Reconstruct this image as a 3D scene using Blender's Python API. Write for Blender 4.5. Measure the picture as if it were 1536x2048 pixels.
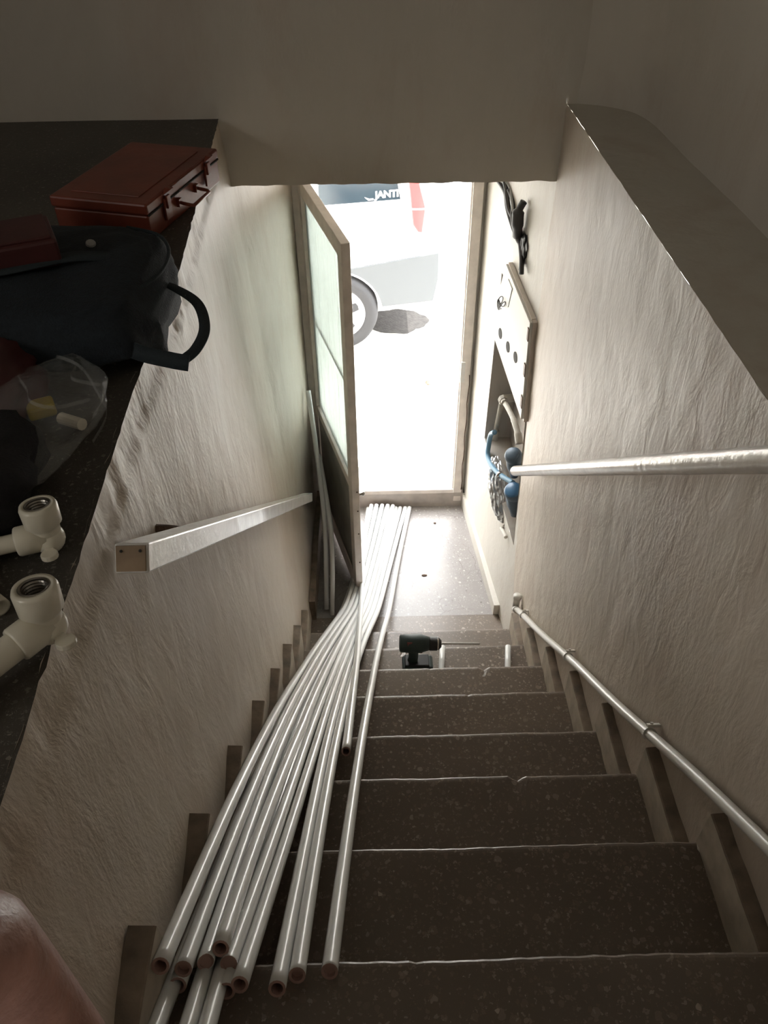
import bpy, bmesh, math, random
from math import sin, cos, pi, radians, sqrt, atan2
from mathutils import Vector, Matrix, noise
random.seed(7)
for o in list(bpy.data.objects): bpy.data.objects.remove(o)
S = bpy.context.scene
COL = S.collection

# ------------------------------------------------------------------ camera, light, exposure
G, R = 0.28, 0.2289                      # step going and rise; landing nosing at Y = 0, Z = 0
cam_d = bpy.data.cameras.new('camera'); cam = bpy.data.objects.new('camera', cam_d); COL.objects.link(cam)
th, yaw, roll = radians(42.0), radians(0.9), radians(0.6)
fw = Vector((sin(yaw)*cos(th), cos(yaw)*cos(th), -sin(th)))
rt = Vector((cos(yaw), -sin(yaw), 0)); up = rt.cross(fw)
r2 = cos(roll)*rt - sin(roll)*up; u2 = cos(roll)*up + sin(roll)*rt
cam.matrix_world = Matrix(((r2.x, u2.x, -fw.x, 0.0), (r2.y, u2.y, -fw.y, -2.681), (r2.z, u2.z, -fw.z, 3.1416), (0, 0, 0, 1)))
cam_d.sensor_fit = 'VERTICAL'; cam_d.sensor_height = 32.0; cam_d.lens = 32.0*1587/2048
cam_d.clip_start = 0.02; cam_d.clip_end = 200
S.camera = cam
vs = S.view_settings
vs.view_transform = 'Standard'; vs.look = 'None'; vs.gamma = 1.0; vs.use_curve_mapping = False
vs.exposure = 1.80
S.display_settings.display_device = 'sRGB'

w = bpy.data.worlds.new('world'); S.world = w; w.use_nodes = True
bg = w.node_tree.nodes['Background']
bg.inputs[0].default_value = (0.94, 0.955, 0.97, 1); bg.inputs[1].default_value = 4.4
sun_d = bpy.data.lights.new('sun', 'SUN'); sun = bpy.data.objects.new('sun', sun_d); COL.objects.link(sun)
sun_d.energy = 4.5; sun_d.angle = radians(1.0); sun_d.color = (1.0, 0.97, 0.92)
sun.rotation_euler = Vector((0.45, 0.10, 1.0)).to_track_quat('Z', 'Y').to_euler()
# fill lamp added out of view, left behind the camera, to lift the walls
hall_d = bpy.data.lights.new('hall_fill', 'AREA'); hall = bpy.data.objects.new('hall_fill', hall_d); COL.objects.link(hall)
hall_d.shape = 'RECTANGLE'; hall_d.size = 0.8; hall_d.size_y = 0.9; hall_d.energy = 6.5; hall_d.color = (1.0, 0.95, 0.88)
hall.location = (-2.9, -3.6, 3.7); hall.rotation_euler = Vector((-1.0, 0.10, 0.10)).to_track_quat('Z', 'Y').to_euler()

# ------------------------------------------------------------------ materials
def new_mat(name):
    m = bpy.data.materials.new(name); m.use_nodes = True
    nt = m.node_tree; b = nt.nodes['Principled BSDF']
    return m, nt, b
def N(nt, t, **kw):
    n = nt.nodes.new(t)
    for k, v in kw.items():
        if hasattr(n, k): setattr(n, k, v)
        else: n.inputs[k.replace('_', ' ')].default_value = v
    return n
def ramp(nt, src, stops):
    r = nt.nodes.new('ShaderNodeValToRGB'); nt.links.new(src, r.inputs[0])
    e = r.color_ramp.elements
    while len(e) < len(stops): e.new(0.5)
    for i, (p, c) in enumerate(stops):
        e[i].position = p; e[i].color = (c[0], c[1], c[2], 1)
    return r
def simple(name, col, rough=0.5, metal=0.0, bump=0.0, bscale=40, var=0.0, coat=0.0, spec=0.5):
    m, nt, b = new_mat(name)
    b.inputs['Base Color'].default_value = (*col, 1); b.inputs['Roughness'].default_value = rough
    b.inputs['Metallic'].default_value = metal; b.inputs['Coat Weight'].default_value = coat
    b.inputs['Specular IOR Level'].default_value = spec
    tc = nt.nodes.new('ShaderNodeTexCoord')
    if var > 0:
        n = N(nt, 'ShaderNodeTexNoise', Scale=bscale*0.35, Detail=5.0); nt.links.new(tc.outputs['Object'], n.inputs[0])
        r = ramp(nt, n.outputs['Fac'], [(0.3, [c*(1-var) for c in col]), (0.7, [min(1, c*(1+var)) for c in col])])
        nt.links.new(r.outputs[0], b.inputs['Base Color'])
    if bump > 0:
        n = N(nt, 'ShaderNodeTexNoise', Scale=float(bscale), Detail=4.0); nt.links.new(tc.outputs['Object'], n.inputs[0])
        bp = N(nt, 'ShaderNodeBump', Strength=bump, Distance=0.003); nt.links.new(n.outputs['Fac'], bp.inputs['Height'])
        nt.links.new(bp.outputs[0], b.inputs['Normal'])
    return m
def plaster(name, c1, c2, stain, rough=0.55, strength=0.6, dirt=0.5):
    m, nt, b = new_mat(name)
    tc = nt.nodes.new('ShaderNodeTexCoord')
    mp = N(nt, 'ShaderNodeMapping'); mp.inputs['Scale'].default_value = (1, 1, 0.35); nt.links.new(tc.outputs['Object'], mp.inputs[0])
    big = N(nt, 'ShaderNodeTexNoise', Scale=2.2, Detail=6.0, Roughness=0.6); nt.links.new(mp.outputs[0], big.inputs[0])
    r = ramp(nt, big.outputs['Fac'], [(0.32, c1), (0.68, c2)])
    st = N(nt, 'ShaderNodeTexNoise', Scale=4.5, Detail=9.0, Roughness=0.65, Distortion=0.5); nt.links.new(mp.outputs[0], st.inputs[0])
    sr = ramp(nt, st.outputs['Fac'], [(0.50, (0, 0, 0)), (0.74, (dirt, dirt, dirt))])
    mx = N(nt, 'ShaderNodeMixRGB', blend_type='MIX'); mx.inputs[2].default_value = (*stain, 1)
    nt.links.new(sr.outputs[0], mx.inputs[0]); nt.links.new(r.outputs[0], mx.inputs[1])
    nt.links.new(mx.outputs[0], b.inputs['Base Color'])
    b.inputs['Roughness'].default_value = rough
    # render coat: streaky trowel marks, grains and soft lumps
    mp2 = N(nt, 'ShaderNodeMapping'); mp2.inputs['Scale'].default_value = (1, 1, 0.45); nt.links.new(tc.outputs['Object'], mp2.inputs[0])
    g1 = N(nt, 'ShaderNodeTexNoise', Scale=85.0, Detail=5.0, Roughness=0.6); nt.links.new(mp2.outputs[0], g1.inputs[0])
    g2 = N(nt, 'ShaderNodeTexNoise', Scale=16.0, Detail=4.0, Roughness=0.55, Distortion=0.8); nt.links.new(mp2.outputs[0], g2.inputs[0])
    # rough patches come and go
    pm = N(nt, 'ShaderNodeTexNoise', Scale=3.0, Detail=2.0); nt.links.new(tc.outputs['Object'], pm.inputs[0])
    pr = ramp(nt, pm.outputs['Fac'], [(0.38, (0.25, 0.25, 0.25)), (0.64, (1, 1, 1))])
    mul = N(nt, 'ShaderNodeMath', operation='MULTIPLY'); nt.links.new(g1.outputs['Fac'], mul.inputs[0]); nt.links.new(pr.outputs[0], mul.inputs[1])
    ad = N(nt, 'ShaderNodeMath', operation='MULTIPLY_ADD'); nt.links.new(g2.outputs['Fac'], ad.inputs[0]); ad.inputs[1].default_value = 1.6; nt.links.new(mul.outputs[0], ad.inputs[2])
    bp = N(nt, 'ShaderNodeBump', Strength=strength, Distance=0.006); nt.links.new(ad.outputs[0], bp.inputs['Height'])
    nt.links.new(bp.outputs[0], b.inputs['Normal'])
    return m
def terrazzo(name, base1, base2, chips, scale=95.0, rough=0.38, chip_amt=0.5, cracks=0.0):
    m, nt, b = new_mat(name)
    tc = nt.nodes.new('ShaderNodeTexCoord')
    big = N(nt, 'ShaderNodeTexNoise', Scale=3.0, Detail=5.0); nt.links.new(tc.outputs['Object'], big.inputs[0])
    r = ramp(nt, big.outputs['Fac'], [(0.3, base1), (0.7, base2)])
    last = r.outputs[0]
    for sc, lo, amt in ((scale, 0.20, chip_amt), (scale*2.6, 0.26, chip_amt*0.8)):
        wob = N(nt, 'ShaderNodeTexNoise', Scale=sc*1.5, Detail=1.0); nt.links.new(tc.outputs['Object'], wob.inputs[0])
        mxv = N(nt, 'ShaderNodeMixRGB', blend_type='LINEAR_LIGHT'); mxv.inputs[0].default_value = 0.006
        nt.links.new(tc.outputs['Object'], mxv.inputs[1]); nt.links.new(wob.outputs['Color'], mxv.inputs[2])
        v = N(nt, 'ShaderNodeTexVoronoi', Scale=sc); v.inputs['Randomness'].default_value = 1.0; nt.links.new(mxv.outputs[0], v.inputs[0])
        sep = N(nt, 'ShaderNodeSeparateColor'); nt.links.new(v.outputs['Color'], sep.inputs[0])
        # chip size differs from cell to cell
        thr = N(nt, 'ShaderNodeMath', operation='MULTIPLY'); nt.links.new(sep.outputs[0], thr.inputs[0]); thr.inputs[1].default_value = lo*2.0
        lt = N(nt, 'ShaderNodeMath', operation='LESS_THAN'); nt.links.new(v.outputs['Distance'], lt.inputs[0]); nt.links.new(thr.outputs[0], lt.inputs[1])
        am = N(nt, 'ShaderNodeMath', operation='MULTIPLY'); nt.links.new(lt.outputs[0], am.inputs[0]); am.inputs[1].default_value = amt
        am2 = N(nt, 'ShaderNodeMath', operation='MULTIPLY'); nt.links.new(am.outputs[0], am2.inputs[0]); nt.links.new(sep.outputs[2], am2.inputs[1])
        cr = ramp(nt, sep.outputs[1], [(0.0, chips[0]), (0.55, chips[1]), (1.0, chips[2])])
        mx = N(nt, 'ShaderNodeMixRGB', blend_type='MIX'); nt.links.new(am2.outputs[0], mx.inputs[0]); nt.links.new(last, mx.inputs[1]); nt.links.new(cr.outputs[0], mx.inputs[2])
        last = mx.outputs[0]
    if cracks > 0:
        wn = N(nt, 'ShaderNodeTexNoise', Scale=9.0, Detail=6.0); nt.links.new(tc.outputs['Object'], wn.inputs[0])
        mv = N(nt, 'ShaderNodeMixRGB', blend_type='LINEAR_LIGHT'); mv.inputs[0].default_value = 0.05; nt.links.new(tc.outputs['Object'], mv.inputs[1]); nt.links.new(wn.outputs['Color'], mv.inputs[2])
        cv = N(nt, 'ShaderNodeTexVoronoi', Scale=5.5, feature='DISTANCE_TO_EDGE'); nt.links.new(mv.outputs[0], cv.inputs[0])
        ck = N(nt, 'ShaderNodeMath', operation='LESS_THAN'); nt.links.new(cv.outputs['Distance'], ck.inputs[0]); ck.inputs[1].default_value = 0.006
        km = N(nt, 'ShaderNodeTexNoise', Scale=4.0, Detail=2.0); nt.links.new(tc.outputs['Object'], km.inputs[0])
        kr = ramp(nt, km.outputs['Fac'], [(0.45, (0, 0, 0)), (0.55, (cracks,)*3)])
        kk = N(nt, 'ShaderNodeMath', operation='MULTIPLY'); nt.links.new(ck.outputs[0], kk.inputs[0]); nt.links.new(kr.outputs[0], kk.inputs[1])
        mx = N(nt, 'ShaderNodeMixRGB', blend_type='MIX'); nt.links.new(kk.outputs[0], mx.inputs[0]); nt.links.new(last, mx.inputs[1]); mx.inputs[2].default_value = (0.13, 0.11, 0.10, 1); last = mx.outputs[0]
    nt.links.new(last, b.inputs['Base Color']); b.inputs['Roughness'].default_value = rough
    nb = N(nt, 'ShaderNodeTexNoise', Scale=120.0, Detail=3.0); nt.links.new(tc.outputs['Object'], nb.inputs[0])
    bp = N(nt, 'ShaderNodeBump', Strength=0.18, Distance=0.002); nt.links.new(nb.outputs['Fac'], bp.inputs['Height']); nt.links.new(bp.outputs[0], b.inputs['Normal'])
    return m

M = {}
M['wall'] = plaster('cream_plaster', (0.50, 0.43, 0.355), (0.60, 0.53, 0.44), (0.44, 0.31, 0.235), 0.48, 0.42, 0.45)
M['wall_up'] = plaster('ceiling_plaster', (0.56, 0.525, 0.455), (0.63, 0.59, 0.52), (0.45, 0.35, 0.27), 0.7, 0.22, 0.40)
M['passage'] = plaster('pale_passage_paint', (0.66, 0.63, 0.57), (0.72, 0.69, 0.63), (0.48, 0.40, 0.32), 0.5, 0.30, 0.40)
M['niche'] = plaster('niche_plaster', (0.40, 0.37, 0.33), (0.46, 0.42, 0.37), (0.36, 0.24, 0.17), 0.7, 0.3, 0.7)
M['terr'] = terrazzo('brown_terrazzo', (0.172, 0.138, 0.110), (0.232, 0.188, 0.152), ((0.26, 0.20, 0.15), (0.42, 0.35, 0.28), (0.58, 0.50, 0.42)), 52.0, 0.32, 0.95)
M['terr_l'] = terrazzo('grey_terrazzo', (0.27, 0.25, 0.24), (0.36, 0.335, 0.32), ((0.14, 0.12, 0.11), (0.5, 0.48, 0.46), (0.7, 0.68, 0.65)), 60.0, 0.30, 0.8, 0.55)
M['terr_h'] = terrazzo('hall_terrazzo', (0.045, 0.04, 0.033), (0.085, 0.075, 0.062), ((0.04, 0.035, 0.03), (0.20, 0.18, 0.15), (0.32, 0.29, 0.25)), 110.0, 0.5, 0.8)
M['skirt'] = simple('worn_brown_skirting', (0.23, 0.18, 0.135), 0.6, 0, 0.5, 60, 0.35)
M['skirt_face'] = simple('cream_painted_skirting', (0.42, 0.36, 0.28), 0.55, 0, 0.4, 60, 0.18)
M['pipe'] = simple('white_plastic_pipe', (0.76, 0.77, 0.76), 0.27, 0, 0, 40, 0, 0.25)
M['pipe_in'] = simple('pipe_bore', (0.42, 0.27, 0.23), 0.6)
M['paint'] = simple('worn_white_paint', (0.74, 0.72, 0.68), 0.22, 0, 0.35, 55, 0.07, 0.3)
M['frame'] = simple('beige_painted_metal', (0.74, 0.67, 0.61), 0.42, 0, 0.3, 50, 0.10)
M['panel'] = simple('grey_painted_door_panel', (0.27, 0.26, 0.23), 0.45, 0, 0.5, 22, 0.25)
M['dark'] = simple('dark_gap', (0.03, 0.028, 0.025), 0.8)
M['silver'] = simple('silver_painted_rail', (0.78, 0.75, 0.70), 0.24, 0.2, 0.4, 45, 0.08)
M['conduit'] = simple('pale_plastic_conduit', (0.70, 0.68, 0.63), 0.30, 0, 0, 40, 0, 0.2)
M['wood'] = simple('bare_wood_end', (0.30, 0.215, 0.14), 0.7, 0, 0.5, 60, 0.25)
M['rust'] = simple('rusty_bracket', (0.12, 0.075, 0.05), 0.7, 0.2, 0.6, 90, 0.3)
M['cab'] = simple('white_cabinet_panel', (0.72, 0.71, 0.68), 0.45, 0, 0.1, 30)
M['brown'] = simple('brown_hinge', (0.20, 0.13, 0.10), 0.5)
M['steel'] = simple('bright_steel', (0.55, 0.55, 0.55), 0.25, 1.0)
M['foil'] = simple('crumpled_foil', (0.55, 0.56, 0.58), 0.28, 1.0)
M['blue'] = simple('blue_hose', (0.13, 0.26, 0.37), 0.4)
M['meter'] = simple('blue_grey_meter', (0.085, 0.125, 0.170), 0.38, 0.1, 0.2, 60, 0.1)
M['meter_lid'] = simple('blue_meter_lid', (0.06, 0.17, 0.32), 0.3)
M['old_pipe'] = simple('painted_old_pipe', (0.44, 0.41, 0.35), 0.45, 0, 0.4, 60, 0.12)
M['cable'] = simple('black_cable', (0.035, 0.033, 0.032), 0.5)
M['cable_g'] = simple('grey_cable', (0.35, 0.35, 0.34), 0.5)
M['red'] = simple('red_painted_steel', (0.20, 0.045, 0.025), 0.38, 0.0, 0.25, 30, 0.22)
M['redd'] = simple('dark_red_case', (0.065, 0.014, 0.014), 0.5, 0, 0.2, 40, 0.2)
M['navy'] = simple('dark_blue_bag_cloth', (0.009, 0.015, 0.021), 0.85, 0, 0.6, 260, 0.25)
M['strap'] = simple('dark_webbing', (0.020, 0.030, 0.036), 0.8, 0, 0.5, 500, 0.1)
M['black'] = simple('black_cloth', (0.010, 0.010, 0.012), 0.9, 0, 0.5, 200, 0.2)
M['drill'] = simple('dark_green_tool_plastic', (0.028, 0.048, 0.044), 0.5)
M['drill_k'] = simple('black_tool_plastic', (0.022, 0.022, 0.022), 0.45)
M['redtag'] = simple('muted_red_accent', (0.22, 0.05, 0.05), 0.5)
M['brass'] = simple('nickel_thread', (0.33, 0.31, 0.28), 0.28, 1.0)
M['fitting'] = simple('ivory_plastic_fitting', (0.76, 0.72, 0.60), 0.32, 0, 0, 40, 0, 0.2)
M['yellow'] = simple('yellow_plastic', (0.42, 0.31, 0.02), 0.4)
M['skin'] = simple('skin', (0.30, 0.155, 0.115), 0.42, 0, 0.35, 120, 0.15)
M['street'] = simple('pale_concrete_street', (0.62, 0.60, 0.57), 0.8, 0, 0.4, 25, 0.08)
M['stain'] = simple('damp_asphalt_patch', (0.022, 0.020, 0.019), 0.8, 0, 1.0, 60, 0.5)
M['car'] = simple('white_car_paint', (0.85, 0.85, 0.85), 0.25, 0, 0, 40, 0, 0.6)
M['clad'] = simple('grey_car_bumper', (0.075, 0.082, 0.088), 0.5)
M['tyre'] = simple('tyre_rubber', (0.028, 0.028, 0.030), 0.75, 0, 0.4, 60)
M['glassd'] = simple('dark_car_window', (0.018, 0.028, 0.036), 0.12, 0, 0, 40, 0, 0.3)
M['lamp'] = simple('pink_red_tail_lamp', (0.42, 0.060, 0.062), 0.3, 0, 0, 40, 0, 0.5)
M['white'] = simple('white_lettering', (0.9, 0.9, 0.9), 0.4)
M['facade'] = simple('pale_facade', (0.62, 0.60, 0.55), 0.8, 0, 0.4, 18, 0.06)
M['slab'] = simple('threshold_stone', (0.42, 0.37, 0.33), 0.55, 0, 0.5, 40, 0.15)
# frosted, rippled door glass
m, nt, b = new_mat('rippled_glass'); M['glass'] = m
b.inputs['Base Color'].default_value = (0.52, 0.59, 0.56, 1); b.inputs['Roughness'].default_value = 0.5
b.inputs['Transmission Weight'].default_value = 0.85; b.inputs['IOR'].default_value = 1.3
tc = nt.nodes.new('ShaderNodeTexCoord'); mp = N(nt, 'ShaderNodeMapping'); mp.inputs['Scale'].default_value = (9, 9, 1.2); nt.links.new(tc.outputs['Object'], mp.inputs[0])
nn = N(nt, 'ShaderNodeTexNoise', Scale=3.0, Detail=3.0, Distortion=1.0); nt.links.new(mp.outputs[0], nn.inputs[0])
bp = N(nt, 'ShaderNodeBump', Strength=0.8, Distance=0.01); nt.links.new(nn.outputs['Fac'], bp.inputs['Height']); nt.links.new(bp.outputs[0], b.inputs['Normal'])
# thin clear film
m, nt, b = new_mat('clear_plastic_film'); M['film'] = m
b.inputs['Base Color'].default_value = (0.75, 0.78, 0.78, 1); b.inputs['Roughness'].default_value = 0.18; b.inputs['Alpha'].default_value = 0.13
b.inputs['Specular IOR Level'].default_value = 1.0
tc = nt.nodes.new('ShaderNodeTexCoord'); nn = N(nt, 'ShaderNodeTexNoise', Scale=14.0, Detail=2.0, Distortion=1.5); nt.links.new(tc.outputs['Object'], nn.inputs[0])
bp = N(nt, 'ShaderNodeBump', Strength=0.9, Distance=0.01); nt.links.new(nn.outputs['Fac'], bp.inputs['Height']); nt.links.new(bp.outputs[0], b.inputs['Normal'])

# ------------------------------------------------------------------ mesh helpers
def world_loc(o):
    v = Vector((0, 0, 0))
    while o: v = v + o.location; o = o.parent
    return v
def obj(name, bm, mats, parent=None, smooth=False, kind=None):
    if not isinstance(mats, (list, tuple)): mats = [mats]
    if parent is not None:
        off = world_loc(parent)
        for v in bm.verts: v.co -= off
    bmesh.ops.recalc_face_normals(bm, faces=bm.faces)
    me = bpy.data.meshes.new(name); bm.to_mesh(me); bm.free()
    for mm in mats: me.materials.append(mm)
    if smooth:
        for p in me.polygons: p.use_smooth = True
    o = bpy.data.objects.new(name, me); COL.objects.link(o)
    if parent is not None: o.parent = parent
    if kind: o['kind'] = kind
    return o
def thing(name, label, cat, loc=(0, 0, 0), group=None, kind=None):
    o = bpy.data.objects.new(name, None); COL.objects.link(o); o.location = loc
    o.empty_display_size = 0.05
    if label: o['label'] = label
    if cat: o['category'] = cat
    if group: o['group'] = group
    if kind: o['kind'] = kind
    return o
def tag(o, label, cat, group=None):
    o['label'] = label; o['category'] = cat
    if group: o['group'] = group
    return o
def rebase(o):
    """put the origin of a one-mesh thing at its own base"""
    me = o.data; xs = [v.co for v in me.vertices]
    c = Vector(((min(v.x for v in xs)+max(v.x for v in xs))/2, (min(v.y for v in xs)+max(v.y for v in xs))/2, min(v.z for v in xs)))
    for v in me.vertices: v.co -= c
    o.location = c
    return o
def bevelm(o, wd, seg=2):
    md = o.modifiers.new('bevel', 'BEVEL'); md.width = wd; md.segments = seg; md.limit_method = 'ANGLE'; md.angle_limit = radians(40)
    return o
def subd(o, l=1):
    md = o.modifiers.new('subsurf', 'SUBSURF'); md.levels = l; md.render_levels = l
    for p in o.data.polygons: p.use_smooth = True
    return o
def NB(): return bmesh.new()
def box(bm, c, s, axes=None, mi=0):
    c = Vector(c); ax = axes or (Vector((1, 0, 0)), Vector((0, 1, 0)), Vector((0, 0, 1)))
    vs_ = []
    for i in (-1, 1):
        for j in (-1, 1):
            for k in (-1, 1):
                vs_.append(bm.verts.new(c + ax[0]*s[0]/2*i + ax[1]*s[1]/2*j + ax[2]*s[2]/2*k))
    for f in ((0, 1, 3, 2), (4, 6, 7, 5), (0, 4, 5, 1), (2, 3, 7, 6), (0, 2, 6, 4), (1, 5, 7, 3)):
        fc = bm.faces.new([vs_[i] for i in f]); fc.material_index = mi
def frame_of(d):
    d = d.normalized(); a = Vector((0, 0, 1)) if abs(d.z) < 0.9 else Vector((1, 0, 0))
    x = d.cross(a).normalized(); y = d.cross(x).normalized()
    return x, y
def tube(bm, pts, r, seg=12, r_in=None, caps=True, mi=0, mi_in=0):
    pts = [Vector(p) for p in pts]; n = len(pts)
    rr = r if isinstance(r, (list, tuple)) else [r]*n
    rings = []; irings = []
    x = None
    for i, p in enumerate(pts):
        d = (pts[min(i+1, n-1)]-pts[max(i-1, 0)]).normalized()
        if x is None: x, y = frame_of(d)
        else:
            x = (x - d*x.dot(d)).normalized(); y = d.cross(x).normalized()
        rings.append([bm.verts.new(p + (x*cos(2*pi*k/seg)+y*sin(2*pi*k/seg))*rr[i]) for k in range(seg)])
        if r_in and i in (0, 1, n-2, n-1):
            irings.append((i, [bm.verts.new(p + (x*cos(2*pi*k/seg)+y*sin(2*pi*k/seg))*r_in) for k in range(seg)]))
    for a, b_ in zip(rings, rings[1:]):
        for k in range(seg):
            f = bm.faces.new((a[k], a[(k+1) % seg], b_[(k+1) % seg], b_[k])); f.material_index = mi
    if r_in:
        for e, (ia, ib) in enumerate(((0, 1), (3, 2))):
            oa = rings[0] if e == 0 else rings[-1]; ii = irings[ia][1]; jj = irings[ib][1]
            for k in range(seg):
                f = bm.faces.new((oa[k], oa[(k+1) % seg], ii[(k+1) % seg], ii[k])); f.material_index = mi_in
                f = bm.faces.new((ii[k], ii[(k+1) % seg], jj[(k+1) % seg], jj[k])); f.material_index = mi_in
            f = bm.faces.new(jj); f.material_index = mi_in
    elif caps:
        for rg in (rings[0], rings[-1]):
            f = bm.faces.new(rg); f.material_index = mi
def lathe(bm, prof, org, axis, seg=24, mi=0, cap=True):
    """prof: (distance along axis, radius)"""
    org = Vector(org); axis = Vector(axis).normalized(); x, y = frame_of(axis); rings = []
    for t, r in prof:
        rings.append([bm.verts.new(org + axis*t + (x*cos(2*pi*k/seg)+y*sin(2*pi*k/seg))*max(r, 1e-4)) for k in range(seg)])
    for a, b_ in zip(rings, rings[1:]):
        for k in range(seg):
            f = bm.faces.new((a[k], a[(k+1) % seg], b_[(k+1) % seg], b_[k])); f.material_index = mi
    if cap:
        for rg in (rings[0], rings[-1]):
            f = bm.faces.new(rg); f.material_index = mi
def prism(bm, poly, vec, mi=0):
    vec = Vector(vec); a = [bm.verts.new(Vector(p)) for p in poly]; b_ = [bm.verts.new(Vector(p)+vec) for p in poly]
    n = len(poly)
    fs = [bm.faces.new(a), bm.faces.new(list(reversed(b_)))]
    for i in range(n): fs.append(bm.faces.new((a[i], b_[i], b_[(i+1) % n], a[(i+1) % n])))
    for f in fs: f.material_index = mi
def grid(bm, nu, nv, fn, mi=0, closed_u=False):
    vv = [[bm.verts.new(Vector(fn(i/nu, j/nv))) for j in range(nv+1)] for i in range(nu + (0 if closed_u else 1))]
    m_ = len(vv)
    for i in range(nu):
        for j in range(nv):
            f = bm.faces.new((vv[i % m_][j], vv[(i+1) % m_][j], vv[(i+1) % m_][j+1], vv[i % m_][j+1])); f.material_index = mi
    return vv
def fnoise(x, y, z, s=1.0): return noise.noise(Vector((x*s, y*s, z*s)))
def spline(pts, n=8):
    """Catmull-Rom through the points"""
    P = [Vector(p) for p in pts]; out = []
    for i in range(len(P)-1):
        p0 = P[max(i-1, 0)]; p1 = P[i]; p2 = P[i+1]; p3 = P[min(i+2, len(P)-1)]
        for k in range(n):
            t = k/n
            out.append(0.5*((2*p1)+(-p0+p2)*t+(2*p0-5*p1+4*p2-p3)*t*t+(-p0+3*p1-3*p2+p3)*t*t*t))
    out.append(P[-1]); return out
def skin_mesh(name, nodes, edges, mat, parent, levels=2):
    """one continuous body: nodes are (point, radius), grown with a Skin modifier rooted at node 0"""
    off = world_loc(parent) if parent else Vector((0, 0, 0))
    me = bpy.data.meshes.new(name); me.from_pydata([Vector(p)-off for p, r in nodes], edges, []); me.materials.append(mat)
    o = bpy.data.objects.new(name, me); COL.objects.link(o); o.parent = parent
    md = o.modifiers.new('skin', 'SKIN'); md.use_smooth_shade = True
    sl = me.skin_vertices[0] if me.skin_vertices else None
    for i, (p, r) in enumerate(nodes):
        sl.data[i].radius = (r, r) if not isinstance(r, tuple) else r
        sl.data[i].use_root = (i == 0)
    sd = o.modifiers.new('subsurf', 'SUBSURF'); sd.levels = levels; sd.render_levels = levels
    return o

# ------------------------------------------------------------------ the stairwell shell
def nosY(k): return -(8-k)*G
def nosZ(k): return (8-k)*R
ZH = 2.37                                 # hall floor level
def zst(Y): return max(0.0, -Y*R/G)
def XL(Y, z):
    zs = min(zst(Y), 2.2)
    s = max(0.0, min(1.0, (z-zs)/(ZH-zs)))
    t = max(0.0, min(1.0, (Y+1.0)/1.1)); q = max(0.0, min(1.0, (-1.5-Y)/0.8)); w_ = max(0.0, min(1.0, (Y-0.1)/0.75))
    return -0.335 - s*(0.085+0.06*t-0.028*q)*(1-w_)
def Ya(z): return -0.2 + 0.3*max(0.0, min(1.0, z/1.3))
def XF(Y, z):
    a = Ya(z); return 0.65 - (Y-a)*(0.12/(0.85-a))

# left wall of the stair, battered, rough plaster
bm = NB()
def fl(u, v):
    Y = -3.6 + 4.5*u; z = -0.1 + (ZH+0.1)*v
    x = XL(Y, z) + 0.004*fnoise(Y, z, 0, 3.0) + 0.0022*fnoise(Y, z, 3, 14.0)
    if v > 0.97: x += -0.006 + 0.006*fnoise(Y, 0, 9, 25.0)
    return (x, Y, z + (0.004*fnoise(Y, 0, 5, 30.0) if v == 1 else 0))
grid(bm, 300, 150, fl); obj('wall_left', bm, M['wall'], smooth=True, kind='structure')

# right wall of the stair
bm = NB()
def fr(u, v):
    z = -0.1 + 2.5*v; a = Ya(z) + 0.03*max(0.0, min(1.0, (z-2.13)/0.02)); Y = -3.6 + (a+3.6)*u
    return (0.65 + 0.004*fnoise(Y, z, 7, 3.0) + 0.002*fnoise(Y, z, 1, 14.0), Y, z)
grid(bm, 260, 150, fr); obj('wall_right', bm, M['wall'], smooth=True, kind='structure')

# flared wall of the passage with the meter niche
def zrow(r, Y):
    zb = 0.55 + 0.16*(Y/0.57); return {0: -0.1, 1: zb, 2: 1.60, 3: 2.2}[r]
def fpt(c, r, d=0.0):
    z = {0: -0.1, 1: 0.56, 2: 1.60, 3: 2.2}[r]; a = Ya(z)
    Y = [a-0.05, a+0.03, 0.57, 0.90][c]; z = zrow(r, Y) if r == 1 else z
    return Y, z
bm = NB()
def patch(c0, c1, r0, r1, nu, nv):
    p = [fpt(c0, r0), fpt(c1, r0), fpt(c0, r1), fpt(c1, r1)]
    def f(u, v):
        Y = (p[0][0]*(1-u)+p[1][0]*u)*(1-v)+(p[2][0]*(1-u)+p[3][0]*u)*v
        z = (p[0][1]*(1-u)+p[1][1]*u)*(1-v)+(p[2][1]*(1-u)+p[3][1]*u)*v
        return (XF(Y, z)+0.0015*fnoise(Y, z, 2, 9.0), Y, z)
    grid(bm, nu, nv, f)
for c in range(3):
    for r in range(3):
        if c == 1 and r == 1: continue
        patch(c, c+1, r, r+1, 6 if c != 1 else 16, 14)
bmesh.ops.remove_doubles(bm, verts=bm.verts, dist=0.0008)
obj('wall_right_passage', bm, M['passage'], smooth=True, kind='structure')
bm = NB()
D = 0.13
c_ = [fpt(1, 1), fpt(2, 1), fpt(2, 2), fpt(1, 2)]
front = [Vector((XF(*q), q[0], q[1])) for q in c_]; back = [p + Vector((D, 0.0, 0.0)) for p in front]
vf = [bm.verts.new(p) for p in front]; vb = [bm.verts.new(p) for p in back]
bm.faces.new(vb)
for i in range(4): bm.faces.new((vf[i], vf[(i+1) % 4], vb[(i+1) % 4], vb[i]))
obj('wall_niche', bm, M['niche'], kind='structure')
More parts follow.
